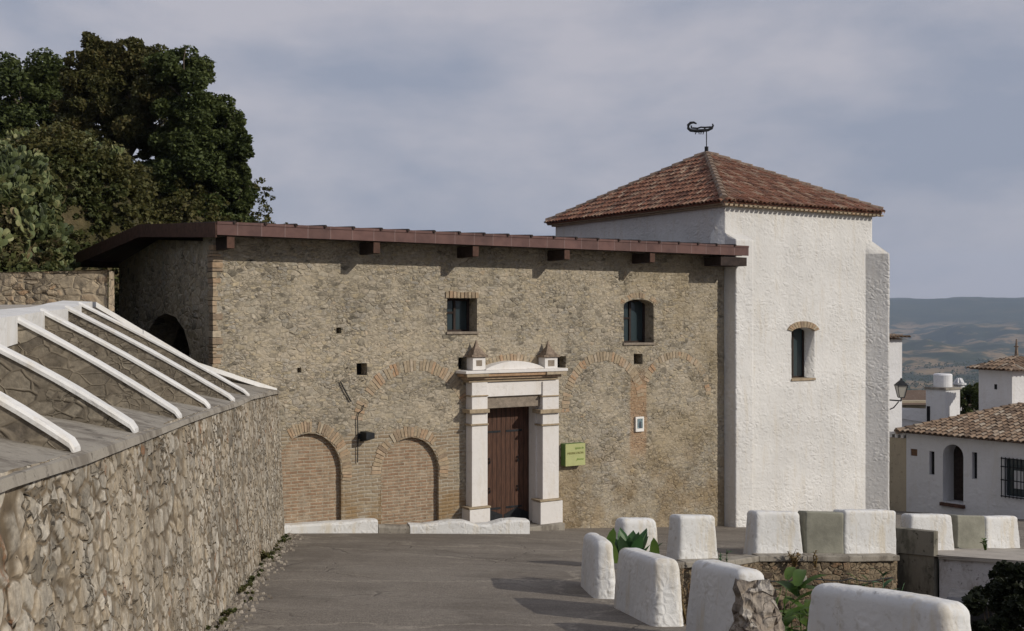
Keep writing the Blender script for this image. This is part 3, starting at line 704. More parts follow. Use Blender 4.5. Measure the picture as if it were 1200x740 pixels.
# ------------------------------------------------------------------ tower
TO = C0 + d1*14.87
TF = Matrix.Translation(TO) @ Matrix.Rotation(TH, 4, 'Z')
TW, TD, TZ = 6.30, 8.60, 3.17
tower = thing('tower', Vector((TO.x, TO.y, -6.1)), TH, 'square whitewashed church tower with red tiled pyramid roof', 'tower')
u0, u1 = None, None
def tfac(px, py, w=0):
    u, z = fac(px, py, w); return u-14.87, z
ua, _ = tfac(927.5, 440); ub, _ = tfac(954.5, 440); _, zt = tfac(941, 384); _, zb = tfac(941, 444)
tw = arch_poly(ua, ub, zb, zt-.13, zt, 8)
m = wall_mesh(TF, [(0,-8),(TW,-8),(TW,TZ),(0,TZ)], [tw], .6, .05, None, [.55])
def sheet(m, frame_m, u0, u1, z0, z1, step):
    nx = max(1, int((u1-u0)/step)); nz_ = max(1, int((z1-z0)/step)); b = len(m.v)
    for i in range(nx+1):
        for j in range(nz_+1):
            p = frame_m @ Vector((u0+(u1-u0)*i/nx, 0, z0+(z1-z0)*j/nz_)); m.v.append(tuple(p))
    for i in range(nx):
        for j in range(nz_): q = b+i*(nz_+1)+j; m.f.append((q, q+nz_+1, q+nz_+2, q+1))
# left, right, back walls in tower frame
sheet(m, Matrix.Translation((0, TD, 0)) @ Matrix.Rotation(R(-90), 4, 'Z'), 0, TD, -8, TZ, .06)
sheet(m, Matrix.Translation((TW, 0, 0)) @ Matrix.Rotation(R(90), 4, 'Z'), 0, TD, -8, TZ, .1)
sheet(m, Matrix.Translation((TW, TD, 0)) @ Matrix.Rotation(R(180), 4, 'Z'), 0, TW, -8, TZ, .2)
m.build('wall', M['tower'], tower, recalc=True, smooth=True)
# left forward buttress: flush strip at the corner
def buttress(fr, w_, proj, z0, zs, zc_, name, mat):
    """box x 0..w_, y -proj..0 in frame fr with sloped cap from zs (outer) to zc_ (inner)"""
    m = MB(TF @ fr)
    def quad(P, step=.06):
        a, b, c, d = [Vector(p) for p in P]; nx = max(1, int((b-a).length/step)); ny = max(1, int((d-a).length/step)); q = len(m.v)
        for i in range(nx+1):
            for j in range(ny+1): m.v.append(tuple(a.lerp(b, i/nx).lerp(d.lerp(c, i/nx), j/ny)))
        for i in range(nx):
            for j in range(ny): k = q+i*(ny+1)+j; m.f.append((k, k+ny+1, k+ny+2, k+1))
    quad([(0,-proj,z0),(w_,-proj,z0),(w_,-proj,zs),(0,-proj,zs)])
    quad([(0,0,z0),(0,-proj,z0),(0,-proj,zs),(0,0,zs)])
    quad([(w_,-proj,z0),(w_,0,z0),(w_,0,zs),(w_,-proj,zs)])
    quad([(0,-proj,zs),(w_,-proj,zs),(w_,0,zc_),(0,0,zc_)])
    m.add([(0,0,zs),(0,-proj,zs),(0,0,zc_)], [(0,1,2)]); m.add([(w_,0,zs),(w_,-proj,zs),(w_,0,zc_)], [(0,2,1)])
    return m.build(name, mat, tower, recalc=True, smooth=True)
buttress(Matrix.Identity(4), .70, .45, -7.6, 2.20, 2.42, 'buttress', M['tower'])
# right corner buttress, set diagonally
buttress(Matrix.Translation((TW-.40, .10, 0)) @ Matrix.Rotation(R(45), 4, 'Z'), .60, .86, -8, 1.98, 2.62, 'buttress', M['tower'])
# tower window
wz = zt-.0
window(tower, TF, ua, ub, zb, zt, .45, bars=0)
m = MB(TF); cx = (ua+ub)/2; r_ = (ub-ua)/2
for k in range(12):
    t0, t1 = R(168-156*k/12-.8), R(168-156*(k+1)/12+.8)
    pts = [(cx+(r_+q_)*math.cos(t), zt-.14+(.14+q_*.95)*math.sin(t)) for t, q_ in ((t0,0),(t0,.2),(t1,.2),(t1,0))]
    m.hexa([(x,-.04,z) for x, z in pts]+[(x,.08,z) for x, z in pts])
m.build('window_arch', M['voussoir'], tower, recalc=True, bevel=.004)
MB(TF).box(ua-.02, ub+.02, -.04, .42, zb-.06, zb+.01).build('window_sill', M['voussoir'], tower, bevel=.008)
# putlog
MB(TF).box(.22, .30, -.062, .02, 2.27, 2.33)
# roof: hipped, barrel tiles laid in real courses
def tile_slope(m, A, B, T, pitch=.175, course=.32, rad=.08, seed=1):
    """A,B eave corners, T apex (triangle) or (T1,T2) for a trapezoid; half round cover tiles"""
    rnd = random.Random(seed)
    A, B = Vector(A), Vector(B); T1, T2 = (Vector(T[0]), Vector(T[1])) if isinstance(T[0], Vector) else (Vector(T), Vector(T))
    e = (B-A).normalized(); L = (B-A).length
    nrm = (B-A).cross(T1-A).normalized(); nrm = nrm if nrm.z > 0 else -nrm
    up = nrm.cross(e).normalized(); up = up if up.z > 0 else -up
    H1 = (T1-A).dot(up); a1 = (T1-A).dot(e); a2 = (T2-A).dot(e)
    n = int(L/pitch)
    for i in range(n+1):
        x = (i+.5)*L/(n+1)
        # slope height available at x
        h = H1 if a1 <= x <= a2 else (H1*x/a1 if x < a1 else H1*(L-x)/(L-a2))
        if H1 <= 0: continue
        k = 0; s = -.10
        while s < h-.02:
            s1 = min(s+course+.05, h+.03)
            r0, r1 = rad*1.06, rad*.86; jit = rnd.uniform(-.012, .012); lift = .035+rnd.uniform(-.006, .012)
            vs = []
            for (ss, rr, lf) in ((s, r0, lift+.018), (s1, r1, lift)):
                for q_ in range(7):
                    t = math.pi*q_/6; vs.append(A+e*(x+jit+rr*math.cos(t))+up*ss+nrm*(lf+rr*.9*math.sin(t)))
            for q_ in range(7):
                t = math.pi*q_/6; vs.append(A+e*(x+jit+(r0-.02)*math.cos(t))+up*s+nrm*(lift+.018+(r0-.02)*.85*math.sin(t)))
            m.add(vs, [(q_, q_+1, 8+q_, 7+q_) for q_ in range(6)]+[(14+q_, 15+q_, q_+1, q_) for q_ in range(6)])
            s += course
OV = .22; EZ = TZ+.12
E = [(-OV,-OV,EZ),(TW+OV,-OV,EZ),(TW+OV,TD+OV,EZ),(-OV,TD+OV,EZ)]
AP = (TW/2+.05, TD/2+.0, 5.42)
m = MB(TF)
base = [Vector(p) for p in E]; ap = Vector(AP)
m.add([tuple(p) for p in base]+[tuple(ap)]+[(p.x, p.y, p.z-.04) for p in base], [(0,1,4),(1,2,4),(2,3,4),(3,0,4),(0,5,6,1),(1,6,7,2),(2,7,8,3),(3,8,5,0),(8,7,6,5)])
troof = m.build('roof', M['tile'], tower, label='pyramid roof of weathered red barrel tiles')
m = MB(TF); 
for k in range(4): tile_slope(m, E[k], E[(k+1)%4], AP, seed=k+3)
m.build('roof_tiles', M['tile'], troof)
def ridge(m, a, b, r=.13, course=.38):
    a, b = Vector(a), Vector(b); n = int((b-a).length/course)
    for i in range(n):
        p, q_ = a.lerp(b, i/n), a.lerp(b, (i+1.15)/n if i < n-1 else 1); m.tube([p+Vector((0,0,.05)), q_+Vector((0,0,.03))], [r*1.05, r*.85], 10)
m = MB(TF)
for p in E: ridge(m, p, AP)
m.build('ridge_tiles', plain('ridge_tile', (.23,.17,.13), .95, .35, 8, .01), troof)
m = MB(TF)      # corbelled brick eaves course
m.box(-.10, TW+.10, -.10, TD+.10, TZ-.005, TZ+.05); m.box(-.19, TW+.19, -.19, TD+.19, TZ+.051, TZ+.085)
k = -.2
while k < TW+.2:
    m.box(k, k+.11, -.24, -.1, TZ+.0, TZ+.05); k += .19
m.build('eaves_course', M['voussoir_red'], tower)
# weather vane
wv = thing('weather_vane', TF @ Vector((AP[0], AP[1], AP[2])), 0, 'black wrought iron weather vane shaped like a curled scorpion on the tower peak', 'weather vane')
Wc = TF @ Vector(AP)
m = MB(Matrix.Translation(Wc)); m.tube([(0,0,-.1),(0,0,.28)], .07, 8); m.tube([(0,0,.25),(0,0,.82)], .018, 6); m.build('pole', M['dark_metal'], wv)
S = 1/1300*37.2
def vp(px, py): return ((px-832.2)*S, 0, (178.0-py)*S-.02)
def z6(x, y): return vp(780+x/9.25, 120+y/9.25)
m = MB(Matrix.Translation(Wc))
up_ = [z6(375,190), z6(345,176), z6(310,180), z6(285,205), z6(285,240), z6(310,262), z6(375,268), z6(440,265), z6(500,258), z6(540,240), z6(555,210), z6(548,190)]
m.tube(up_, [.025,.04,.05,.05,.05,.055,.06,.06,.05,.045,.035,.02], 8)
m.tube([z6(318,210), z6(318,235), z6(345,237), z6(385,240), z6(420,228), z6(470,230), z6(535,225)], .03, 8)
for x in (385, 465): m.tube([z6(x,235), z6(x-4,262)], .03, 6)
for x, e in ((370,-8),(400,4),(425,-4),(455,-12)): m.tube([z6(x,265), z6(x+e*.3,285), z6(x+e,305)], .016, 5)
m.build('scorpion_figure', M['dark_metal'], wv)

# ------------------------------------------------------------------ things on the facade
def text_mesh(body, size, frame, x, y, z, mat, parent, align='CENTER', depth=.004, shear=0):
    cu = bpy.data.curves.new('t', 'FONT'); cu.body = body; cu.size = size; cu.extrude = depth; cu.align_x = align; cu.shear = shear
    to = bpy.data.objects.new('t', cu); C.objects.link(to); dg = bpy.context.evaluated_depsgraph_get()
    me = bpy.data.meshes.new_from_object(to.evaluated_get(dg)); bpy.data.objects.remove(to)
    me.transform(WM[parent].inverted() @ frame @ Matrix.Translation((x, y, z)) @ Matrix.Rotation(R(90), 4, 'X'))
    me.materials.clear(); me.materials.append(mat)
    o = bpy.data.objects.new('lettering', me); C.objects.link(o); o.parent = parent; WM[o] = WM[parent]; return o
u0, z1 = fac(663, 521, .22); u1, _ = fac(686, 521, .22); _, z0 = fac(674, 546, .22)
sg = thing('wall_sign', HF @ Vector(((u0+u1)/2, 0, z0)), TH, 'yellow green box sign on the stone wall right of the door', 'sign')
MB(HF).box(u0, u1, -.20, -.0, z0, z1).build('sign_box', M['sign_side'], sg)
MB(HF).box(u0, u1, -.215, -.203, z0, z1).build('sign_face', M['sign'], sg)
text_mesh('Iglesia de', .075, HF, u1-.05, -.217, z1-.14, M['ink2'], sg, 'RIGHT')
text_mesh('MISERICORDIA', .078, HF, (u0+u1)/2, -.217, z1-.27, M['ink'], sg)
text_mesh('Jimena', .085, HF, u1-.06, -.217, z0+.14, M['ink2'], sg, 'RIGHT', shear=.4)
u0, z1 = fac(745, 489, .05); u1, _ = fac(754.5, 489, .05); _, z0 = fac(750, 506, .05)
pq = thing('tile_plaque', HF @ Vector(((u0+u1)/2, 0, z0)), TH, 'small white framed ceramic plaque on reddish brick between two arches', 'plaque')
MB(HF).box(u0, u1, -.06, -.0, z0, z1).build('frame', M['ceramic'], pq, bevel=.004)
a, b = u0+.05, u1-.05
MB(HF).box(a, b, -.066, -.061, z0+.09, z1-.05).build('picture', M['picture'], pq)
m = MB(HF); cx = (a+b)/2; m.add([(cx-.04,-.068,z0+.1),(cx+.04,-.068,z0+.1),(cx+.035,-.068,z0+.24),(cx+.012,-.068,z0+.28),(cx-.02,-.068,z0+.27),(cx-.045,-.068,z0+.2)], [(0,1,2,3,4,5)]); m.build('painted_figure', M['figure'], pq)
# spot lamp with its cable
ul, zl = fac(424, 512, .1)
lp = thing('wall_lamp', HF @ Vector((ul, 0, zl)), TH, 'small black floodlight fixed between the two bricked up arches', 'lamp')
m = MB(HF); m.add([(ul-.02,-.04,zl-.12),(ul+.14,-.04,zl-.12),(ul+.14,-.04,zl+.12),(ul-.02,-.04,zl+.12),(ul+.0,-.34,zl-.06),(ul+.22,-.34,zl-.03),(ul+.22,-.34,zl+.10),(ul+.0,-.34,zl+.12)],
      [(3,2,1,0),(4,5,6,7),(0,1,5,4),(1,2,6,5),(2,3,7,6),(3,0,4,7)]); m.build('lamp_housing', M['dark_metal'], lp, recalc=True, bevel=.01)
MB(HF).box(ul-.06, ul+.05, -.06, -.0, zl-.06, zl+.06).build('bracket', M['dark_metal'], lp)
m = MB(HF); ux, _ = fac(418, 505); zt_ = fac(418, 484)[1]; zb_ = fac(418, 542)[1]
m.tube([(ux+.16,-.045,zt_+.18),(ux+.12,-.045,zt_+.06),(ux+.03,-.045,zt_),(ux,-.045,zt_-.1),(ux+.01,-.045,(zt_+zb_)/2),(ux,-.045,zb_)], .012, 6)
tag(m.build('cable', M['wire']), 'thin black cable running down the stone wall beside the floodlight', 'cable')
m = MB(HF); uc, zc_ = fac(398, 447); m.tube([(uc,-.04,zc_),(uc+.1,-.05,zc_-.2),(uc+.27,-.04,zc_-.48)], .018, 5)
tag(m.build('wall_crack_root', M['wire']), 'dark dry twig clinging to the facade left of the first brick arch', 'twig')

# ------------------------------------------------------------------ left: retaining wall, apron, buttresses
def Lx(Y): return -1.68-.143*Y
_tz = [(-4,-.55),(2,-.66),(5.27,-.746),(6.75,-.825),(8.6,-.90),(10.8,-.99),(13.1,-1.08),(15.7,-1.2),(17.9,-1.29),(19.1,-1.34),(22.7,-1.52),(25.2,-1.68)]
def interp(T, x):
    if x <= T[0][0]: return T[0][1]
    for (a, b), (c, d) in zip(T, T[1:]):
        if x <= c: return b+(d-b)*(x-a)/(c-a)
    return T[-1][1]
def Ltop(Y): return interp(_tz, Y)
YE = 24.75
rw = thing('retaining_wall', (Lx(10), 10, gz(Lx(10), 10)), 0, 'long rubble retaining wall with sloping cement top and white capped buttresses', 'retaining wall')
m = MB(); yy = -3.0; Ys = []
while yy < YE: Ys.append(yy); yy += .03 if yy < 12 else .05
Ys.append(YE); nz_ = 72
for y in Ys:
    zt_ = Ltop(y)+.02*noise.noise(Vector((y*1.2, 0, 3))); zb_ = gz(Lx(y), y)-.15; bat = .16
    for k in range(nz_+1):
        t = k/nz_; m.v.append((Lx(y)+bat*(1-t), y, zb_+(zt_-zb_)*t))
for i in range(len(Ys)-1):
    for k in range(nz_): q = i*(nz_+1)+k; m.f.append((q, q+nz_+1, q+nz_+2, q+1))
# end return
q = len(m.v); 
for i in range(25):
    for k in range(nz_+1):
        zt_ = Ltop(YE); zb_ = gz(Lx(YE), YE)-.4; m.v.append((Lx(YE)-i*.05+(.16*(1-k/nz_) if i == 0 else 0), YE+.02*i, zb_+(zt_-zb_)*k/nz_))
for i in range(24):
    for k in range(nz_): a = q+i*(nz_+1)+k; m.f.append((a, a+nz_+1, a+nz_+2, a+1))
m.build('stone_face', M['retain'], rw, smooth=True)
def Ux(Y): return -4.1-.30*(Y-8.46)
# stations pairing lower edge to upper edge: (lower Y, upper point)
stn = []
for yl in (-3, 0, 3, 5.27, 6.75, 8.6, 10.8, 13.0, 15.7, 17.9):
    # perpendicular from lower edge meets the upper line
    x0 = Lx(yl); s = (x0+4.1+.30*(yl-8.46))/(1+.30*.143) ; s = max(s, .5)
    stn.append((Vector((x0, yl, Ltop(yl))), Vector((x0-s, yl-.143*s, 0)), s))
stn.append((Vector((Lx(20), 20, Ltop(20))), Vector((-7.5, 19.7, 0)), 3.0))
stn.append((Vector((Lx(22.5), 22.5, Ltop(22.5))), Vector((-6.45, 22.25, 0)), 1.6))
stn.append((Vector((Lx(YE), YE, Ltop(YE))), Vector((-5.5, 24.7, 0)), .3))
rows = []
for a, b, s in stn:
    zu = a.z + .22*s; row = []
    for k in range(9):
        t = k/8; p = a.lerp(Vector((b.x, b.y, zu)), t); p.z += .03*noise.noise(Vector((p.x*1.1, p.y*1.1, 0)))+(-.05*(1-t)**6 if False else 0); row.append(p)
    # rounded nosing
    jj = .03*noise.noise(Vector((a.y*2.1, 3, 0))); rows.append([a+Vector((.06, 0, -.07+jj)), a+Vector((.045, 0, -.015))]+row)
m = MB()
for r_ in rows: m.v += [tuple(p) for p in r_]
nc = len(rows[0])
for i in range(len(rows)-1):
    for k in range(nc-1): q = i*nc+k; m.f.append((q, q+1, q+nc+1, q+nc))
m.build('cement_apron', M['cement'], rw, recalc=True)
# upper wall below the white coping
def Utop(Y): return interp([(3,-.17),(9.66,-.01),(12.7,.06),(15.4,.11),(17.5,.19),(19.6,.26)], Y)
m = MB()
P = [( Ux(y), y) for y in [2+.1*i for i in range(0, 177)]]
for x, y in P:
    for k in range(17): m.v.append((x, y, Utop(y)-1.6+k*.1*1.38/1.6*1.0))
for i in range(len(P)-1):
    for k in range(16): q = i*17+k; m.f.append((q, q+17, q+18, q+1))
m.build('upper_wall', M['panel'], rw)
m = MB(); step_ = [2+1.1*i for i in range(17)]
for a, b in zip(step_, step_[1:]):
    b = min(b, 19.7)
    m.hexa([(Ux(a)+.03,a,Utop(a)-.27),(Ux(b)+.03,b,Utop(b)-.27),(Ux(b)-.45,b-.1,Utop(b)-.27),(Ux(a)-.45,a-.1,Utop(a)-.27),
            (Ux(a)+.03,a,Utop(a)),(Ux(b)+.03,b,Utop(b)),(Ux(b)-.45,b-.1,Utop(b)+.02),(Ux(a)-.45,a-.1,Utop(a)+.02)])
m.build('coping', M['rib'], rw, recalc=True)
# buttresses: white cap line over a wedge of stone
def rib(yl, pu, name='buttress', wdt=.165, far=False):
    a = Vector((Lx(yl), yl, Ltop(yl)+.015)); b = Vector(pu)
    d = (b-a); dh = Vector((d.x, d.y, 0)); L = dh.length; dh.normalize(); sd = Vector((-dh.y, dh.x, 0))
    def prof(t):  # cap top height above straight line, steep lip at the low end
        return .055 if t > .06 else .0+.055*t/.06
    ts = [0, .03, .10, .2, .35, .5, .65, .8, 1.0]; cap = MB(); st = MB()
    def bow(t): return .12*math.sin(math.pi*min(1, t))*.25
    slope = (b.z-a.z)
    pts = []
    for t in ts:
        p = a.lerp(b, t); 
        pz = a.z + slope*t + bow(t) + .05
        if t == 0: pz = a.z+.02
        pts.append((p, pz))
    th = .05
    for i, (p, pz) in enumerate(pts):
        wv_ = wdt/2*(1+.06*noise.noise(Vector((p.y*3, i, 0))))
        for s, zz in ((-1, -th), (-1, -.02), (-.8, 0), (.8, 0), (1, -.02), (1, -th)):
            q = p+sd*(s*wv_); cap.v.append((q.x, q.y, pz+zz))
    for i in range(len(pts)-1):
        for k in range(5): q = i*6+k; cap.f.append((q, q+1, q+7, q+6))
    cap.f.append((0,1,2,3,4,5)); e = (len(pts)-1)*6; cap.f.append((e+5,e+4,e+3,e+2,e+1,e))
    for i, (p, pz) in enumerate(pts):
        for s in (-.74, .74):
            q = p+sd*(s*wdt/2); st.v.append((q.x, q.y, pz-.045)); st.v.append((q.x, q.y, a.z-.25))
    for i in range(len(pts)-1):
        q = i*4
        st.f += [(q, q+4, q+5, q+1), (q+2, q+3, q+7, q+6)]
    bo = st.build(name, M['panel'], rw)
    cap.build('white_cap', M['rib'], bo, recalc=True)
for yl, pu in ((6.75, None), (8.6, None), (10.8, (-4.74,10.6,-.04)), (13.0, (-5.38,12.7,.04)), (15.6, (-6.18,15.4,.10)), (17.9, (-6.82,17.5,.18))):
    if pu is None:
        x0 = Lx(yl); s = (x0+4.1+.30*(yl-8.46))/(1.043); pu = (x0-s, yl-.143*s, Ltop(yl)+.62*s)
    rib(yl, pu)
rib(4.6, (Lx(4.6)-.95, 4.5, Ltop(4.6)+.5))
# far edge parapet, thin white, bending down to the facade
m = MB(); ed = [(-7.5,19.75,.26),(-7.0,20.75,-.25),(-6.42,22.3,-.92),(-5.95,23.4,-1.22),(-5.27,24.45,-1.58)]
for i in range(len(ed)-1):
    a, b = Vector(ed[i]), Vector(ed[i+1]); s = Vector((b.y-a.y, -(b.x-a.x), 0)).normalized()*.13
    m.hexa([a-s-Vector((0,0,.10)), a+s-Vector((0,0,.10)), b+s-Vector((0,0,.10)), b-s-Vector((0,0,.10)), a-s, a+s, b+s, b-s])
m.build('coping', M['rib'], rw, recalc=True)
m = MB()
for i in range(len(ed)-1):
    a, b = Vector(ed[i]), Vector(ed[i+1]); n_ = int((b-a).length/.08)
    for k in range(n_):
        p, q = a.lerp(b, k/n_), a.lerp(b, (k+1)/n_)
        m.add([(p.x,p.y,p.z-.09),(q.x,q.y,q.z-.09),(q.x,q.y,q.z-1.6),(p.x,p.y,p.z-1.6)], [(0,3,2,1)])
m.build('end_face', M['retain'], rw)
# upper terrace surface behind the coping, rubble wall on it
m = MB(); m.add([(Ux(2)-.4,2,-.3),(Ux(19.7)-.4,19.6,.2),(-7.6,21.2,.24),(-30,24,.3),(-30,2,-.2)], [(0,1,2,3,4)])
tag(m.build('upper_terrace', M['path'], recalc=True), kind='structure')
WF = Matrix.Translation((-7.42, 20.3, 0)) @ Matrix.Rotation(R(-176), 4, 'Z') @ Matrix.Scale(1, 4)
WF = Matrix.Translation((-15.4, 19.8, 0)) @ Matrix.Rotation(math.atan2(.5, 8.0), 4, 'Z')
m = wall_mesh(WF, [(0,-.6),(8.02,-.6),(8.02,.83),(6,.80),(4,.82),(0,.80)], [], .4, .06)
m.add([(0,0,.80),(4,0,.82),(6,0,.80),(8.02,0,.83),(8.02,.4,.83),(6,.4,.80),(4,.4,.82),(0,.4,.80)], [(0,1,6,7),(1,2,5,6),(2,3,4,5)])
tag(m.build('rubble_wall', M['rubble_low']), 'low sunlit rubble wall with square end under the prickly pear bank', 'stone wall')

# ------------------------------------------------------------------ hillside
def ss(x, a, b): t = min(max((x-a)/(b-a), 0), 1); return t*t*(3-2*t)
def hillz(x, y):
    dA = (x+8.3)*(-.934)+(y-21)*(-.358)
    dA += .33+2.6*ss(y, 33, 37)
    hA = max(0, dA)
    a = .2 + (2.0*ss(hA, 0, 1.8)+.5*max(0, hA-.8))*ss(y, 21.3, 26) + .12*max(0, y-21)*ss(hA, 0, 1.5) - 3.0*ss(-dA, 0, 1.2)
    a = min(a, 5.4+.05*(y-40)) if y > 30 else a
    if y < 34: a = a*ss(-x/max(y,1), .392, .412)+gz(x, y)*.4*(1-ss(-x/max(y,1), .392, .412)) if y > 21.5 else a
    b = gz(x, y) + (max(0, y-34))*.85*ss(-x, 7.0, 14) 
    b = min(b, 5.6+.05*(y-50)) if y > 48 else b
    h = max(a if y > 20.6 else min(a, .25), b)
    return h + .22*noise.noise(Vector((x*.35, y*.35, 1)))*ss(h, -1, 1)
m = MB(); X0, X1, Y0, Y1 = -75, 0, 20.8, 95; nx, ny = 150, 120
for i in range(nx+1):
    for j in range(ny+1):
        x = X0+(X1-X0)*i/nx; y = Y0+(Y1-Y0)*j/ny
        # keep it out of the hall and passage
        h = hillz(x, y); e = ss(-x-.235*y, -1, 2.5) if y > 34 else 1
        if y <= 34 and x > -8.6: h = gz(x, y)-.8
        rel = HF.inverted() @ Vector((x, y, 0))
        if -1.5 < rel.x < 30 and -.5 < rel.y < 10.2: h = -7.5
        if y > 34: h = h*e+(gz(x, y)-.5)*(1-e)
        m.v.append((x, y, h))
for i in range(nx):
    for j in range(ny): q = i*(ny+1)+j; m.f.append((q, q+ny+1, q+ny+2, q+1))
tag(m.build('hillside', M['hill'], smooth=True), kind='structure')

# ------------------------------------------------------------------ foliage
def leaf_mesh(name, centers, size, mat, parent=None, up=.35, seed=0, elong=1.5, smooth=False, droop=0.0):
    """many leaf faces around centres (N,3)"""
    rng = np.random.default_rng(seed); Cn = np.asarray(centers, dtype=float); N = len(Cn)
    n = rng.normal(size=(N,3)); n[:,2] = np.abs(n[:,2])+up; n /= np.linalg.norm(n, axis=1)[:,None]
    a = rng.normal(size=(N,3)); a[:,2] -= droop; a -= (a*n).sum(1)[:,None]*n; a /= np.linalg.norm(a, axis=1)[:,None]
    b = np.cross(n, a); s = size*rng.uniform(.55, 1.35, size=(N,1))
    V = np.empty((N,4,3)); V[:,0] = Cn-a*s*elong*.5; V[:,1] = Cn+b*s*.5+n*s*.12; V[:,2] = Cn+a*s*elong*.5; V[:,3] = Cn-b*s*.5+n*s*.12
    V = V.reshape(-1,3)
    if parent is not None:
        Mi = np.array(WM[parent].inverted()); V = V @ Mi[:3,:3].T + Mi[:3,3]
    me = bpy.data.meshes.new(name); me.vertices.add(N*4); me.vertices.foreach_set('co', V.ravel())
    me.loops.add(N*4); me.loops.foreach_set('vertex_index', np.arange(N*4, dtype=np.int32)); me.polygons.add(N)
    me.polygons.foreach_set('loop_start', np.arange(0, N*4, 4, dtype=np.int32)); me.update(calc_edges=True); me.validate()
    me.materials.append(mat); o = bpy.data.objects.new(name, me); C.objects.link(o)
    if parent is not None: o.parent = parent; WM[o] = WM[parent]
    else: WM[o] = I4
    return o
def clump_pts(c, r, n, rng, sub=14, hollow=.55, flat=.8):
    """points on several lumpy sub-clumps inside an ellipsoid"""
    out = []
    for k in range(sub):
        d = rng.normal(size=3); d /= np.linalg.norm(d); q = np.array(c)+d*np.array(r)*rng.uniform(hollow, 1.0)
        rr = np.array([1,1,flat])*min(r)*rng.uniform(.13, .46); m_ = n//sub
        v = rng.normal(size=(m_,3)); v /= np.linalg.norm(v, axis=1)[:,None]; v *= rng.uniform(.4, 1.0, size=(m_,1))**.6
        out.append(q+v*rr)
    return np.vstack(out)
def tree(px, pyb, Y, lobes, nleaf, size, mat, label, trunk_r=.3, seed=1, cat='tree', group=None, droop=0, extra=None, sub=16, trunk_top=None, base=None, name='broadleaf_tree', inner=.5):
    rng = np.random.default_rng(seed); B = PX(px, pyb, Y) if base is None else Vector(base)
    t = thing(name, B, 0, label, cat, group)
    L = [(PX(a, b, Y+dy), (rx/F*Y, rx/F*Y*.9, rz_/F*Y)) for a, b, dy, rx, rz_ in lobes]
    tm = MB(); rnd = random.Random(seed)
    top = L[0][0] if trunk_top is None else Vector(trunk_top)
    midp = B.lerp(top, .45)+Vector((rnd.uniform(-.3,.3), rnd.uniform(-.3,.3), 0))
    tm.tube([B+Vector((0,0,-.5)), B.lerp(midp, .5)+Vector((.08,0,0)), midp, top], [trunk_r*1.15, trunk_r*.9, trunk_r*.7, trunk_r*.25], 9)
    for c, r_ in L:
        tm.tube([midp, midp.lerp(c, .55)+Vector((rnd.uniform(-.2,.2),0,.1*r_[2])), c], [trunk_r*.5, trunk_r*.3, trunk_r*.1], 7)
        for q in range(4):
            e = c+Vector((rnd.uniform(-1,1)*r_[0]*.75, rnd.uniform(-1,1)*r_[1]*.75, rnd.uniform(-.6,.9)*r_[2]))
            tm.tube([c.lerp(midp, .25), c.lerp(e, .5), e], [trunk_r*.2, trunk_r*.12, trunk_r*.04], 5)
    tm.build('trunk', M['bark'], t, smooth=True)
    vol = [r_[0]*r_[2] for c, r_ in L]; tot = sum(vol); P = []
    for (c, r_), vv in zip(L, vol): P.append(clump_pts(c, r_, int(nleaf*vv/tot), rng, sub=sub, hollow=inner))
    o = leaf_mesh('crown', np.vstack(P), size, mat, t, seed=seed, droop=droop)
    return t
tree(28, 215, 60, [(25,118,0,56,56),(-30,120,2,60,60),(58,96,1,26,32),(15,180,-1,62,48),(80,160,0,34,52),(-70,150,3,50,60),(95,198,0,34,32)], 110000, .15, M['leaf_dark'], 'dark broadleaf tree at the left edge of the hilltop', .35, 11, group='trees on the hilltop', sub=44, inner=.38)
tree(150, 250, 52, [(150,108,0,58,52),(122,70,0,38,30),(165,76,0,36,30),(112,130,-1,44,48),(190,140,-1,48,50),(150,150,1,50,30),(205,180,0,30,44),(92,95,0,22,28)], 120000, .12, M['leaf_warm'], 'tall brownish green tree in the middle of the hilltop group with bare trunks', .2, 12, group='trees on the hilltop', droop=1.2, sub=38, inner=.42)
tree(235, 262, 50, [(228,128,0,46,48),(258,170,0,34,54),(225,200,0,54,54),(262,232,0,34,34),(190,222,1,42,40),(212,84,0,34,28),(281,170,0,18,30),(285,215,0,14,34),(245,255,0,50,26)], 115000, .12, M['leaf_dark'], 'dark green tree at the right end of the hilltop group beside the sky', .28, 13, group='trees on the hilltop', sub=38, inner=.42)
# scrub on the hillside
rng = np.random.default_rng(5); P = []
for k in range(1100):
    y = rng.uniform(34.8, 54); x = -rng.uniform(.21, .44)*y
    if x > -9: continue
    z = hillz(x, y); r_ = rng.uniform(.4, 1.1); P.append(clump_pts((x, y, z+r_*.4), (r_, r_, r_*.8), 150, rng, sub=5, hollow=.3))
tag(leaf_mesh('hillside_scrub', np.vstack(P), .11, M['leaf_olive'], seed=3), 'olive brown scrub covering the slope under the trees', 'scrub', kind='stuff')
P = []
for k in range(1000):
    y = rng.uniform(21.8, 40); x = -rng.uniform(.405, .52)*y
    z = hillz(x, y); r_ = rng.uniform(.25, .6); P.append(clump_pts((x, y, z+r_*.3), (r_, r_, r_*.7), 120, rng, sub=4, hollow=.3))
for k in range(420):
    y = rng.uniform(34.2, 43); x = -rng.uniform(.355, .425)*y
    z = hillz(x, y); r_ = rng.uniform(.3, .75); P.append(clump_pts((x, y, z+r_*.3), (r_, r_, r_*.8), 130, rng, sub=4, hollow=.3))
tag(leaf_mesh('bank_undergrowth', np.vstack(P), .11, M['leaf_bank'], seed=4), 'low green undergrowth between the prickly pears', 'undergrowth', kind='stuff')
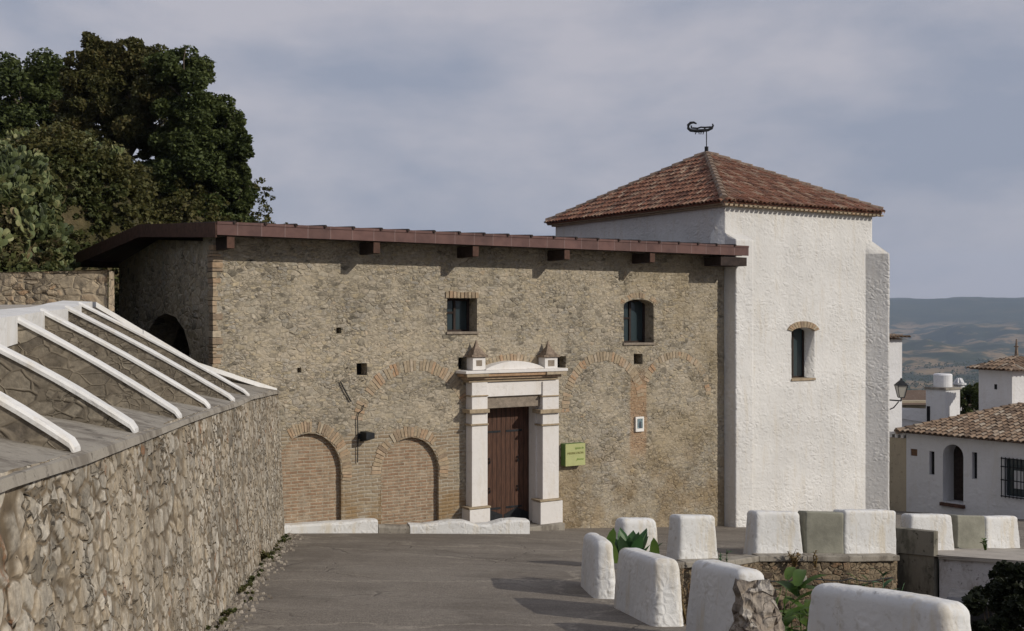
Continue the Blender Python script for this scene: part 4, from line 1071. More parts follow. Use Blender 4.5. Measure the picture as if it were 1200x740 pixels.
# prickly pears
def pads(m, base, n, size, rnd, spread=1.0):
    """chains of flat oval pads"""
    def pad(p, d, s, face):
        d = d.normalized(); f = face - d*face.dot(d); f.normalize(); w_ = d.cross(f)
        vs = []; K = 10
        for sgn in (-1, 1):
            for k in range(K):
                t = 2*math.pi*k/K; u_ = math.cos(t)*.36*s; v_ = (.5-.5*math.cos(t+math.pi/2+math.pi/2))*s if False else (.5+.5*math.sin(t))*s
                vs.append(p+w_*u_*(1 if v_ > .3*s else .82)+d*v_+f*sgn*.035*s)
            vs.append(p+d*.52*s+f*sgn*.075*s)
        fs = [(k, (k+1)%K, K) for k in range(K)]+[((k+1)%K+K+1, k+K+1, 2*K+1) for k in range(K)]+[((k+1)%K, k, k+K+1, (k+1)%K+K+1) for k in range(K)]
        m.add(vs, fs); return p+d*s*.95, p, d, w_
    for q in range(n):
        p = Vector(base)+Vector((rnd.uniform(-.5,.5)*spread, rnd.uniform(-.5,.5)*spread, -.1)); p.z = hillz(p.x, p.y)-.02; m.tube([Vector(base)+Vector((0,0,-.5)), p+Vector((0,0,-.35)), p+Vector((0,0,.05))], .02, 5); d = Vector((rnd.uniform(-.4,.4), rnd.uniform(-.4,.4), 1)); s = size*rnd.uniform(.8, 1.2)
        lev = rnd.randint(2, 4)
        stack = [(p, d, s, lev)]
        while stack:
            p, d, s, lv = stack.pop(); tip, _, dd, ww = pad(p, d, s, Vector((rnd.uniform(-1,1), rnd.uniform(-1.6,.2), rnd.uniform(-.2,.4))))
            if lv > 0:
                for k in range(rnd.choice((1, 2, 2, 3))):
                    o_ = ww*rnd.uniform(-.25,.25)*s; stack.append((tip+o_-dd*abs(o_.length)*.6, dd+Vector((rnd.uniform(-.7,.7), rnd.uniform(-.7,.7), rnd.uniform(.0,.5))), s*rnd.uniform(.8,.98), lv-1))
rnd = random.Random(21)
pear = [(8,300,24,'at the left frame edge just above the stone wall'),(48,305,24.5,'above the stone wall, second from the left frame edge'),(70,312,25.5,'above the stone wall nearest its square end'),(20,255,27,'half way up the bank at the left frame edge'),
        (62,262,27,'half way up the bank among the others, darker gaps around it'),(12,205,30,'topmost on the bank at the left frame edge'),(46,210,31,'on top of the bank beside a dry patch'),(82,235,32,'on the bank crest standing against the dark trees'),(112,278,37,'alone beside the hall roof corner'),(62,240,36,'behind the others, half hidden by the crest of the bank'),(92,262,38.5,'standing among scrub just above the sloping roof tip'),(76,230,41,'highest among the scrub, right of the bank crest')]
for i, (px, py, Y, wh) in enumerate(pear):
    b = PX(px, py, Y); b.z = min(b.z, hillz(b.x, b.y)+.3) if px > 90 else b.z-.2
    if px > 90: b.z = PX(px, py+14, Y).z
    b.z = hillz(b.x, b.y)+.05; print('PEAR', px, py, HY-b.z/b.y*F)
    m = MB(); pads(m, b, 26 if px < 90 else 12, .23 if Y < 35 else .27, rnd, 2.1 if px < 90 else 1.4)
    if not wh: continue
    tag(m.build('prickly_pear', M['cactus'], smooth=False), 'prickly pear cactus '+wh, 'cactus', 'prickly pears on the bank')

# ------------------------------------------------------------------ white parapet blocks
def block(name, a, b, thick, h, label, mat='block', taper=.80, rnd_=.13, side=1, group='whitewashed parapet blocks', zt=None, drop=.12, cat='parapet block', hb=None):
    """front base line a->b (xy); body lies to the left of a->b seen from above when side=1; top narrower"""
    a = Vector((a[0], a[1])); b = Vector((b[0], b[1])); d = (b-a); L = d.length; d.normalize(); n_ = Vector((-d.y, d.x))*side
    nb_ = max(2, int(L/.06)); nt_ = max(2, int(thick/.06)); nh_ = max(3, int(h/.06))
    bm = bmesh.new(); bmesh.ops.create_cube(bm, size=1)
    for v in bm.verts:
        x = (v.co.x+.5); y = (v.co.y+.5); z = v.co.z+.5
        ins = (1-taper)/2
        xx = x*L; yy = y*thick
        if z > .5: xx = L*(.5+(x-.5)*(1-(.10/max(L,.5)*1.5 if taper < .95 else .01))); yy = thick*(.5+(y-.5)*taper)
        P = a+d*xx+n_*yy; hh = h if hb is None else (h*(1-x)+hb*x)
        g0 = gz(P.x, P.y)
        v.co = Vector((P.x, P.y, (g0-drop) if z < .5 else ((g0+hh) if zt is None else zt)))
    bmesh.ops.recalc_face_normals(bm, faces=bm.faces)
    te = [e for e in bm.edges if all(v.co.z > gz(v.co.x, v.co.y)+.2 for v in e.verts)]
    ve = [e for e in bm.edges if abs(e.verts[0].co.z-e.verts[1].co.z) > h*.5]
    bmesh.ops.bevel(bm, geom=te+ve, offset=rnd_, segments=5, profile=.5, affect='EDGES', clamp_overlap=True)
    bmesh.ops.triangulate(bm, faces=[f_ for f_ in bm.faces if len(f_.verts) > 4])
    for it in range(5):
        es = [e for e in bm.edges if e.calc_length() > .09]
        if not es: break
        bmesh.ops.subdivide_edges(bm, edges=es, cuts=1, use_grid_fill=True)
        bmesh.ops.triangulate(bm, faces=[f_ for f_ in bm.faces if len(f_.verts) > 4])
    for v in bm.verts:
        q = v.co*1.7; v.co += Vector((noise.noise(q), noise.noise(q+Vector((7,3,1))), noise.noise(q+Vector((2,9,4)))*.7))*.018
        v.co += Vector((noise.noise(q*5), noise.noise(q*5+Vector((7,3,1))), 0))*.005
    cen = Vector(((a+b).x/2+n_.x*thick/2, (a+b).y/2+n_.y*thick/2, 0)); cen.z = gz(cen.x, cen.y)
    me = bpy.data.meshes.new(name)
    for v in bm.verts: v.co -= cen
    bm.to_mesh(me); bm.free(); me.polygons.foreach_set('use_smooth', [True]*len(me.polygons)); me.materials.append(M[mat])
    o = bpy.data.objects.new(name, me); C.objects.link(o); o.location = cen; WM[o] = Matrix.Translation(cen)
    return tag(o, label, cat, group)
# near row, along the road edge (road on their left / camera side)
block('parapet_block', (1.00,16.55), (1.10,15.05), .34, .80, 'narrow white block left of the agave, its long side to the road', side=1, rnd_=.10, hb=.80, taper=.75)
block('parapet_block', (1.85,18.9), (2.62,19.25), .42, .88, 'white block directly behind the agave with rounded right top', side=1, rnd_=.11)
block('parapet_block', (1.28,14.30), (1.60,12.72), .42, .78, 'white block in front of the agave, rough end face to the right', side=1, rnd_=.09, taper=.76)
b4 = block('parapet_block', (1.86,12.15), (2.20,10.92), .44, .86, 'white block with a broken end showing bare stones', side=1, rnd_=.10, taper=.78)
b11 = block('parapet_block', (2.50,9.75), (3.28,8.35), .46, .90, 'largest and nearest white block at the bottom of the photo', side=1, rnd_=.10, taper=.76)
block('parapet_block', (3.62,8.1), (4.5,7.2), .46, .70, 'white block whose top just shows in the bottom right corner', side=1)
# far row
block('parapet_block', (3.12,20.75), (3.98,21.15), .52, .86, 'white block between the agave and the tower foot, weeds at its right corner', side=1, rnd_=.08)
block('parapet_block', (4.90,22.45), (6.02,22.8), .52, .90, 'white block standing left of the bare grey cement one', side=1, rnd_=.08)
block('cement_block', (6.05,22.88), (6.88,22.98), .45, .90, 'bare grey cement block between two white blocks before the tower', 'cement_green', side=1, rnd_=.04, taper=.98, cat='parapet block')
block('parapet_block', (6.90,23.0), (8.22,23.62), .45, .95, 'white block crossed by a slanting shadow, against the tall cement wall', side=1, rnd_=.07, taper=.96)
g1 = PG(1066, 648); g2 = PG(1120, 647)
def fb(px, py): p = PG(px, py); return (p.x, p.y)
block('parapet_block', fb(1066,646), fb(1121,646), .5, .82, 'white block behind the tall cement wall at the terrace edge', side=1, rnd_=.08)
block('cement_block', fb(1122,644), fb(1154.5,644), .42, .78, 'bare grey cement block at the far right between white blocks', 'cement_green', side=1, rnd_=.03, taper=.98)
block('parapet_block', fb(1155.5,643.5), fb(1198,642.5), .48, .76, 'white block at the right frame edge below the village house', side=1, rnd_=.08)
block('parapet_block', fb(1215,642.5), fb(1260,642), .48, .76, 'white block outside the right frame edge', side=1, rnd_=.08) if False else None
# broken rubble end of the fourth block
mbk = MB(); e0 = Vector((2.17,11.0,0)); e1 = Vector((2.60,11.12,0)); dB = Vector((.27,-.963,0)); gB = gz(2.3,11); NH = 28
qs = [0, 0, 0]+[k/14 for k in range(15)]+[1, 1, 1]; oo = [-.1, .3, .7]+[.86+.14*(1-abs(2*k/14-1)**3) for k in range(15)]+[.7, .3, -.1]; NB = len(qs)-1
for j in range(NH+1):
    t = j/NH; z = gB-.7+1.46*t; out = .95*(1-t)**.9+.05
    for i in range(NB+1):
        q = qs[i]; base = e0.lerp(e1, .5+(q-.5)*(1.04-.25*t**3))
        P = base+dB*out*oo[i]; qq = Vector((P.x*6, P.y*6, z*10)); st_ = noise.noise(qq)*.07+noise.noise(qq*2.3)*.03
        mbk.v.append((P.x+dB.x*st_+.03*noise.noise(qq*1.3), P.y+dB.y*st_, z+noise.noise(qq*.7)*.04))
for j in range(NH):
    for i in range(NB): q = j*(NB+1)+i; mbk.f.append((q, q+1, q+NB+2, q+NB+1))
o = mbk.build('broken_end', M['broken'], b4, label='bare rubble exposed where the whitewash has fallen away')
# tall cement wall and stained terrace wall
m = MB(); a = Vector((8.28,24.45)); b = Vector((8.98,23.62)); d = (b-a).normalized(); n_ = Vector((-d.y, d.x))
def ppr(m, a, b, th_, zt0, zt1, z0, z1=None):
    d = (b-a).normalized(); n_ = Vector((-d.y, d.x))*th_
    m.hexa([(a.x,a.y,z0),(b.x,b.y,z0),(b.x+n_.x,b.y+n_.y,z0),(a.x+n_.x,a.y+n_.y,z0),(a.x,a.y,zt0),(b.x,b.y,zt1),(b.x+n_.x,b.y+n_.y,zt1),(a.x+n_.x,a.y+n_.y,zt0)])
zt_a = -(618-HY)/F*24.45; zt_b = -(623.5-HY)/F*23.62
ppr(m, a, b, .18, zt_a, zt_b, -7.6)
tag(m.build('cement_wall', M['cement_dark'], bevel=.01), 'tall dark grey cement wall stepping down to the terrace', 'wall')
m = strip_wall([(9.10,23.62),(10.65,22.75),(14.5,20.9)], lambda x, y: gz(x, y)+.0, lambda x, y: gz(x, y)-2.4, .06)
tag(m.build('terrace_wall', M['stained'], smooth=True), 'stained old whitewashed wall below the cement terrace on the right', 'retaining wall')
m = MB(); m.add([(x, y, gz(x, y)+.02) for x, y in ((9.08,23.66),(10.65,22.72),(14.5,20.86),(17.0,25.2),(8.6,26.6),(9.25,24.6))], [(0,1,2,3,4,5)])
m.add([(9.06,23.56,gz(9,23.6)-.05),(10.65,22.68,gz(10.65,22.7)-.05),(10.65,22.68,gz(10.65,22.7)+.02),(9.06,23.56,gz(9,23.6)+.02)], [(0,1,2,3)])
tag(m.build('terrace', M['path'], recalc=True), kind='structure')
# cement ledge along the foot of the far blocks
m = MB(); 
lp_ = [(2.7,19.75),(3.2,20.5),(4.05,20.9),(4.95,22.2),(6.0,22.55),(6.9,22.7),(8.15,23.3)]
for p, q in zip(lp_, lp_[1:]):
    a, b = Vector(p), Vector(q); d = (b-a).normalized(); n_ = Vector((-d.y, d.x))*.3
    m.hexa([(a.x,a.y,gz(*a)-.10),(b.x,b.y,gz(*b)-.10),(b.x+n_.x,b.y+n_.y,gz(*b)-.10),(a.x+n_.x,a.y+n_.y,gz(*a)-.10),(a.x,a.y,gz(*a)+.02),(b.x,b.y,gz(*b)+.02),(b.x+n_.x,b.y+n_.y,gz(*b)+.02),(a.x+n_.x,a.y+n_.y,gz(*a)+.02)])
tag(m.build('garden_ledge', M['cement'], bevel=.02), kind='structure')
# hose along the wall
m = MB(); hz = [(4.2,20.93),(4.95,22.14),(6.0,22.50),(6.9,22.65),(7.9,23.2),(8.25,23.9)]; pts = []
for k, (p, q) in enumerate(zip(hz, hz[1:])):
    for j in range(5):
        t = j/5; x, y = p[0]+(q[0]-p[0])*t, p[1]+(q[1]-p[1])*t; pts.append((x, y-.06, gz(x, y)-.42-.05*math.sin(t*3.14)+.02*math.sin(k*3+j)))
m.tube(pts, .016, 6); tag(m.build('hose', M['wire']), 'black hose strung along the garden stone wall', 'hose')
m = MB(); p = Vector((5.85,22.42,0)); z0 = gz(p.x,p.y)-.62; m.box(p.x-.07, p.x+.0, p.y-.03, p.y+.05, z0, z0+.22); hk = m.build('valve_box', M['dark_metal'])
tag(hk, 'small dark valve box fixed on the garden wall below the hose', 'valve box')
m = MB(); m.box(p.x+.03, p.x+.10, p.y-.04, p.y+.05, z0+.06, z0+.24); tag(m.build('valve_box', plain('pale_tag',(.4,.38,.33)), bevel=.005), 'small pale tag box on the garden wall beside the dark one', 'valve box')

# low kerb in front of the facade
def lowkerb(pts, hs, th_, mat, label, name='kerb_wall'):
    m = MB(); n2 = len(pts); P = [Vector(p) for p in pts]; rows = []
    for i, p in enumerate(P):
        d = (P[min(i+1, n2-1)]-P[max(i-1, 0)]).normalized(); n_ = Vector((-d.y, d.x))*th_; g0 = gz(p.x, p.y)
        prof = [(0, -.1), (0.0, hs[i]-.05), (.12, hs[i]-.01), (.35, hs[i]), (.7, hs[i]), (.95, hs[i]-.05), (1.0, -.1)]
        for t, z in prof: q = p+n_*t; m.v.append((q.x, q.y, g0+z+.015*noise.noise(Vector((q.x*4, q.y*4, t)))))
    for i in range(n2-1):
        for k in range(6): q = i*7+k; m.f.append((q, q+7, q+8, q+1))
    m.f.append(tuple(range(7))); m.f.append(tuple((n2-1)*7+k for k in range(6, -1, -1)))
    o = m.build(name, M[mat], recalc=True, bevel=.01); return tag(o, label, 'low wall', 'low kerb walls along the facade')
def lerpP(a, b, n): return [(a[0]+(b[0]-a[0])*k/n, a[1]+(b[1]-a[1])*k/n) for k in range(n+1)]
ka, kb, kc, kd = fb(320,625.5), fb(443,625), fb(480,625.5), fb(621,626)
lowkerb(lerpP(ka, kb, 8), [.17+.13*k/8 for k in range(7)]+[.32,.30], .40, 'block', 'white low wall at the foot of the left bricked up arch')
lowkerb(lerpP((kb[0]+.01, kb[1]), kc, 3), [.17]*4, .32, 'cement', 'bare cement stretch of the low wall between two white stretches')
lowkerb(lerpP((kc[0]+.01, kc[1]), kd, 9), [.20,.21,.25,.30,.30,.22,.23,.32,.34,.33], .42, 'block', 'white low wall ending in front of the door')

# ------------------------------------------------------------------ plants near the blocks
def blade(m, p, d, L, wd, curl=.3, fold=.25, n=6, sidev=None):
    p = Vector(p); d = Vector(d).normalized(); s = d.cross(Vector((0,0,1))); s = s.normalized() if s.length > .05 else Vector((1,0,0))
    if sidev is not None: s = Vector(sidev).normalized()
    b = len(m.v); q = p.copy(); dd = d.copy()
    for i in range(n+1):
        t = i/n; wi = wd*math.sin(math.pi*(t*.86+.10))**.7 if i < n else .002
        nn = s.cross(dd).normalized()
        m.v += [tuple(q-s*wi+nn*wi*fold), tuple(q), tuple(q+s*wi+nn*wi*fold)]
        q = q+dd*(L/n); dd = (dd+Vector((0,0,-curl/n))).normalized()
    for i in range(n):
        for k in (0, 1): a = b+i*3+k; m.f.append((a, a+1, a+4, a+3))
rnd = random.Random(9)
def agave(base, n, L, wd, label, mat='agave', flat=.9, name='agave', cat='agave', curl=.25, spread=1.0):
    m = MB(); B = Vector(base)
    for k in range(n):
        th = 2.4*k; el = .25+.95*(k/n)*flat
        d = Vector((math.cos(th)*math.cos(el)*spread, math.sin(th)*math.cos(el)*spread, math.sin(el)+.25)); blade(m, B+Vector((math.cos(th),math.sin(th),0))*.05, d, L*rnd.uniform(.75,1.1), wd*rnd.uniform(.8,1.1), curl, .22)
    o = m.build(name, M[mat], smooth=True); return tag(o, label, cat)
ap_ = PX(738, 655, 16.4); agave((ap_.x, ap_.y, -3.75), 18, .66, .115, 'fleshy dark green agave growing between the white blocks', curl=.02, spread=.55)
for (px, py, wh) in ((712,628,'left of the big agave, topmost'),(722,640,'at the left foot of the big agave'),(768,640,'right of the big agave')):
    m = MB(); b = PX(px, py, 15.9); blade(m, b+Vector((0,0,-.25)), (rnd.uniform(-.3,.3),-.1,1), .38, .07, 0, .1, sidev=(1,0,0)); tag(m.build('agave', M['leaf_bright'], smooth=True), 'pale young agave shoot '+wh, 'agave')
def leafy(base, h, n, L, wd, label, mat='leaf_bright', name='leafy_plant', cat='plant', stems=4, spread=.25):
    B = Vector(base); t = thing(name, B, 0, label, cat)
    st = MB(); lf = MB()
    for s in range(stems):
        e = B+Vector((rnd.uniform(-1,1)*spread, rnd.uniform(-1,1)*spread, h*rnd.uniform(.7,1))); mid_ = B.lerp(e, .5)+Vector((rnd.uniform(-.05,.05), 0, .05)); st.tube([B, mid_, e], [.02,.014,.006], 5)
        for k in range(n//stems):
            q = B.lerp(mid_, rnd.random()) if rnd.random() < .3 else mid_.lerp(e, rnd.random()); th = rnd.uniform(0, 6.28)
            blade(lf, q, (math.cos(th), math.sin(th), rnd.uniform(.1,1.1)), L*rnd.uniform(.6,1.1), wd*rnd.uniform(.7,1.1), .8, .25)
    st.build('stem', M['leaf_bright' if mat == 'leaf_bright' else mat], t, smooth=True); lf.build('leaves', M[mat], t, smooth=True); return t
def gp(px, Y, dz=1.75): x = (px-600)/F*Y; return (x, Y, gz(x, Y)-dz)
leafy(gp(905,19.5), 1.75, 26, .42, .085, 'broad leaved green plant behind the broken white block')
leafy(gp(938,18.5), 1.75, 30, .62, .12, 'tall banana like plant with big upright leaf above the nearest white block', stems=3)
leafy(gp(920,17.2), 1.45, 30, .45, .08, 'lower green plant between the broken block and the nearest block')
leafy(gp(892,18.2), 1.7, 30, .40, .07, 'bushy green plant right behind the exposed rubble end', stems=5, spread=.3)
leafy(gp(958,19.4), 1.5, 30, .36, .06, 'green plant nearest the garden wall above the largest block', 'agave', stems=5, spread=.3)
leafy(gp(1030,21.0,1.7), 1.55, 44, .34, .045, 'dark leafy plant in the shade of the tall cement wall', 'agave', stems=6, spread=.4)
leafy(gp(1010,21.5,1.7), 1.5, 44, .26, .045, 'deep green bush against the garden wall left of the cement wall', 'leaf_dark', stems=6, spread=.3)
leafy(gp(862,20.6,.75), .80, 34, .13, .035, 'slim weed climbing at the corner of the white block', 'leaf_olive', stems=3, spread=.10)
leafy(gp(848,20.3,.9), 1.2, 40, .13, .035, 'narrow upright weed rising in front of the gap between blocks', 'agave', stems=3, spread=.08)
leafy(gp(806,19.2,1.0), .9, 40, .10, .02, 'dry brown weed under the white block beyond the agave', 'leaf_dry', stems=7, spread=.22)
leafy(gp(782,18.9,1.1), 1.05, 40, .09, .02, 'dry seeded weed right of the agave', 'leaf_dry', stems=7, spread=.2)
leafy(gp(930,22.35,.25), .42, 60, .10, .02, 'reddish dry weed on the ledge below the white block', 'leaf_dry', stems=9, spread=.16)
leafy(gp(955,22.4,.2), .34, 24, .08, .02, 'small reddish sprig on the ledge below the grey cement block', 'leaf_dry', stems=3, spread=.04)
leafy(gp(1155,25.4,.02), .3, 18, .10, .03, 'tiny green weed at the foot of the grey block by the terrace', 'leaf_bright', stems=3, spread=.05)
w_ = PG(302, 660); leafy((w_.x, w_.y, w_.z), .20, 90, .16, .02, 'tuft of weeds at the foot of the long retaining wall', 'leaf_olive', stems=12, spread=.25)
m = MB(); rg_ = random.Random(77)
for k in range(900):
    y = rg_.uniform(9.5, 24.5); x = Lx(y)+.18+abs(rg_.gauss(0, .16)); r_ = rg_.uniform(.008, .035); z = gz(x, y)
    m.add([(x-r_,y-r_,z-.01),(x+r_,y-r_*.7,z-.01),(x+r_*.8,y+r_,z-.01),(x-r_,y+r_*.8,z-.01),(x-r_*.4,y-r_*.5,z+r_*1.1),(x+r_*.5,y-r_*.3,z+r_),(x+r_*.4,y+r_*.5,z+r_*1.2),(x-r_*.5,y+r_*.4,z+r_*.9)], [(4,5,6,7),(0,1,5,4),(1,2,6,5),(2,3,7,6),(3,0,4,7)])
tag(m.build('gravel', pieces('gravel_bits', [(0,(.13,.11,.09)),(.6,(.27,.24,.20)),(1,(.40,.36,.31))]).m), 'loose gravel gathered along the foot of the retaining wall', 'gravel', kind='stuff')
P = []
for k in range(60):
    y = rng.uniform(11, 24.3); x = Lx(y)+.2+abs(rng.normal()*.06); P.append(clump_pts((x, y, gz(x, y)+.03), (.07,.07,.05), 40, rng, sub=2, hollow=.2))
tag(leaf_mesh('wall_foot_weeds', np.vstack(P), .035, M['leaf_bank'], seed=16), 'sparse low weeds along the foot of the retaining wall', 'weeds', kind='stuff')
# garden ground cover
P = []
for k in range(240):
    y = rng.uniform(11, 22); x = rng.uniform(.11, .50)*y
    if not inpoly(x, y, PIT) or x > 7.6 and y > 19.5: continue
    r_ = rng.uniform(.15, .4); P.append(clump_pts((x, y, gz(x, y)-1.75+r_*.5), (r_, r_, r_*.8), 90, rng, sub=4, hollow=.3))
tag(leaf_mesh('garden_weeds', np.vstack(P), .075, M['leaf_olive'], seed=6), 'tangled weeds covering the hollow behind the white blocks', 'weeds', kind='stuff')
P = []
for (px, py, Y, r_) in ((1185,712,16,.42),(1160,732,15.5,.42),(1195,735,15,.5),(1172,690,17,.3),(1195,690,15.5,.35)):
    P.append(clump_pts(PX(px, py, Y), (r_, r_, r_), 1800, rng, sub=10, hollow=.4))
b = PX(1180, 735, 15.6); t = thing('dark_shrub', Vector((b.x, b.y, gz(b.x,b.y)-1.75)), 0, 'dark bushy shrub in the bottom right corner', 'shrub')
leaf_mesh('foliage', np.vstack(P), .07, M['shrub_dark'], t, seed=8)
m = MB()
for k in range(7): e = Vector(PX(1150+7*k, 700+10*(k%3), 16)); m.tube([t.location, t.location.lerp(e, .6), e], [.03,.02,.008], 6)
m.build('stem', M['bark'], t)
m = MB()
for k in range(26):
    th = 2.4*k; el = .4+.9*k/26; b_ = PX(1192, 705, 15.8); blade(m, b_, (math.cos(th)*math.cos(el), math.sin(th)*math.cos(el), math.sin(el)), .42, .025, .1, .1)
tag(m.build('spiky_plant', M['shrub_dark'], smooth=True), 'dark spiky leaved plant at the right frame edge above the shrub', 'plant')
# dark crate with a slanting lid
cb = PX(1140, 735, 17.6); cz_ = gz(cb.x, cb.y)-1.7
bx_ = thing('storage_box', Vector((cb.x, cb.y, cz_)), R(-28), 'black weathered box with pale edged lid in the shaded hollow', 'box')
CF = Matrix.Translation((cb.x, cb.y, 0)) @ Matrix.Rotation(R(-28), 4, 'Z'); zt_ = PX(0, 705, 17.6).z
MB(CF).box(-.34, .34, -.3, .3, cz_, zt_).build('body', plain('weathered_plastic', (.03,.03,.033), .6, .4, 5, .004), bx_, bevel=.03)
m = MB(CF); m.hexa([(-.37,-.33,zt_+.002),(.37,-.33,zt_+.002),(.37,.33,zt_+.002),(-.37,.33,zt_+.002),(-.37,-.33,zt_+.05),(.37,-.33,zt_+.05),(.37,.33,zt_+.10),(-.37,.33,zt_+.10)]); m.build('lid', plain('lid_grey', (.09,.085,.085), .5, .3, 6, .003), bx_, bevel=.012)


# ------------------------------------------------------------------ village houses to the right
def face_frame(a, b):
    """frame with x from a to b (xy), facing camera side (-y local)"""
    a, b = Vector(a), Vector(b); return Matrix.Translation((a.x, a.y, 0)) @ Matrix.Rotation(math.atan2(b.y-a.y, b.x-a.x), 4, 'Z'), (b-a).length
ha = PX(1062,508,45); hb_ = PX(1200,520,41.2)
dirv = (hb_-ha); dirv.z = 0; dirv.normalize(); hb2 = ha+dirv*9.0
HFm, HL = face_frame((ha.x, ha.y), (hb2.x, hb2.y))
def hpx(px, py, Fm=HFm):
    """intersect view ray with facade plane of frame"""
    o = Fm.translation; ex = Vector((Fm[0][0], Fm[1][0], 0)); r = (px-600)/F
    u = (r*o.y-o.x)/(ex.x-r*ex.y); Y = o.y+ex.y*u; return u, (HY-py)/F*Y
house = thing('village_house', Vector((ha.x, ha.y, -7.9)), 0, 'low white village house with arched doorway and barrel tiled roof', 'house')
zE = -4.72
d0, _ = hpx(1105,560); d1_, _ = hpx(1129,560); _, dzt = hpx(1117,521); _, dzb = hpx(1117,590)
s1a, s1t = hpx(1089,529); s1b, s1z = hpx(1095,557); s2a, s2t = hpx(1139,530); s2b, s2z = hpx(1145,562)
g0, gt = hpx(1177,537); g1_, gb = hpx(1206,585)
q0, qt = hpx(1067,526); q1, qb = hpx(1075,535)
hs_ = [arch_poly(d0, d1_, dzb, dzt-.45, dzt, 10), [(s1a,s1z),(s1b,s1z),(s1b,s1t),(s1a,s1t)], [(s2a,s2z),(s2b,s2z),(s2b,s2t),(s2a,s2t)], [(g0,gb),(g1_,gb),(g1_,gt),(g0,gt)], [(q0,qb),(q1,qb),(q1,qt),(q0,qt)]]
m = wall_mesh(HFm, [(0,-9.2),(HL,-9.2),(HL,zE),(0,zE)], hs_, .6, .12, None, [.9,.3,.3,.25,.1])
m.box(0, .3, .6, 7, -9.2, zE-.01); m.box(HL-.3, HL, .6, 7, -9.2, zE-.01); m.build('wall', M['townwhite'], house)
MB(HFm).box(d0-.05, d1_+.05, .8, .85, dzb-.02, dzt+.05).build('door', M['soffit'], house)
MB(HFm).box(d0-.08, d1_+.08, -.12, .5, dzb-.14, dzb-.01).build('doorstep', M['fascia_end'], house)
for (a, b, z0, z1) in ((s1a,s1b,s1z,s1t),(s2a,s2b,s2z,s2t)): MB(HFm).box(a, b, .2, .23, z0, z1).build('window', M['dark'], house, label='narrow dark slit window')
wf = MB(HFm).box(g0, g1_, .2, .23, gb, gt).build('window', M['glass'], house, label='window behind an iron grille')
m = MB(HFm); m.box(g0+.3, g1_-.3, .15, .195, gb+.3, gt-.45); m.build('frame', M['townwhite'], wf)
m = MB(HFm)
for k in range(8): x = g0-.05+(g1_-g0+.1)*k/7; m.tube([(x,-.12,gb-.05),(x,-.12,gt+.05)], .018, 5)
for z in (gb, (gb+gt)/2-.1, (gb+gt)/2+.4, gt): m.tube([(g0-.08,-.12,z),(g1_+.08,-.12,z)], .022, 5); m.tube([(g0-.05,-.12,z),(g0-.05,.05,z)], .018, 5)
m.build('grille', M['dark_metal'], wf)
MB(HFm).box(q0, q1, .05, .08, qb, qt).build('meter_hatch', plain('rusty_tin', (.16,.09,.05)), house)
def hl(p): return tuple(p)
m = MB(HFm); zR = zE+.98
ea_ = (-.25,-.3,zE+.02); eb_ = (HL+.2,-.3,zE+.02); ra = (2.3,4.6,zR); rb_ = (HL+.2,4.6,zR)
m.add([ea_, eb_, rb_, ra, (-.25,9.3,zE+.02), (HL+.2,9.3,zE+.02)], [(0,1,2,3),(3,2,5,4),(0,3,4)])
hr = m.build('roof', M['tile_tan'], house, label='sloping roof of mottled tan barrel tiles')
m = MB(HFm); tile_slope(m, ea_, eb_, (Vector(ra), Vector(rb_)), .24, .40, .105, 7); tile_slope(m, (-.25,9.3,zE+.02), ea_, ra, .24, .40, .105, 8)
m.build('roof_tiles', M['tile_tan'], hr); m = MB(HFm); ridge(m, ra, rb_); ridge(m, ea_, ra); m.build('ridge_tiles', M['tile_tan'], hr)
# turret on the roof behind
ta = PX(1147,480,49); tb = PX(1186,480,47.4)
TFm, TL = face_frame((ta.x, ta.y), (tb.x, tb.y)); zt_ = PX(0,434,48.5).z; zb_ = -6
tur = thing('turret_house', Vector((ta.x, ta.y, -9)), 0, 'small white square turret with tiled cap behind the house roof', 'turret')
m = MB(TFm); m.box(0, TL, 0, 2.6, -9, zt_); m.build('wall', M['townwhite'], tur)
MB(TFm).box(TL*.48, TL*.48+.14, -.01, .0, PX(0,456,48.5).z, PX(0,450,48.5).z).build('window', M['dark'], tur)
m = MB(TFm); cz2 = zt_+.55; E2 = [(-.3,-.3,zt_+.02),(TL+.3,-.3,zt_+.02),(TL+.3,2.9,zt_+.02),(-.3,2.9,zt_+.02)]; A2_ = (TL/2,1.3,cz2)
m.add(E2+[A2_], [(0,1,4),(1,2,4),(2,3,4),(3,0,4),(3,2,1,0)]); tr_ = m.build('roof', M['tile_tan'], tur)
m = MB(TFm)
for k in range(4): tile_slope(m, E2[k], E2[(k+1)%4], A2_, .24, .4, .1, 20+k)
m.build('roof_tiles', M['tile_tan'], tr_)
m = MB(TFm); m.tube([(TL/2,1.3,cz2),(TL/2,1.3,cz2+.8)], [.09,.03], 6); m.box(TL/2-.12, TL/2+.12, 1.28, 1.32, cz2+.45, cz2+.5); m.build('finial', M['pinnacle'], tur)
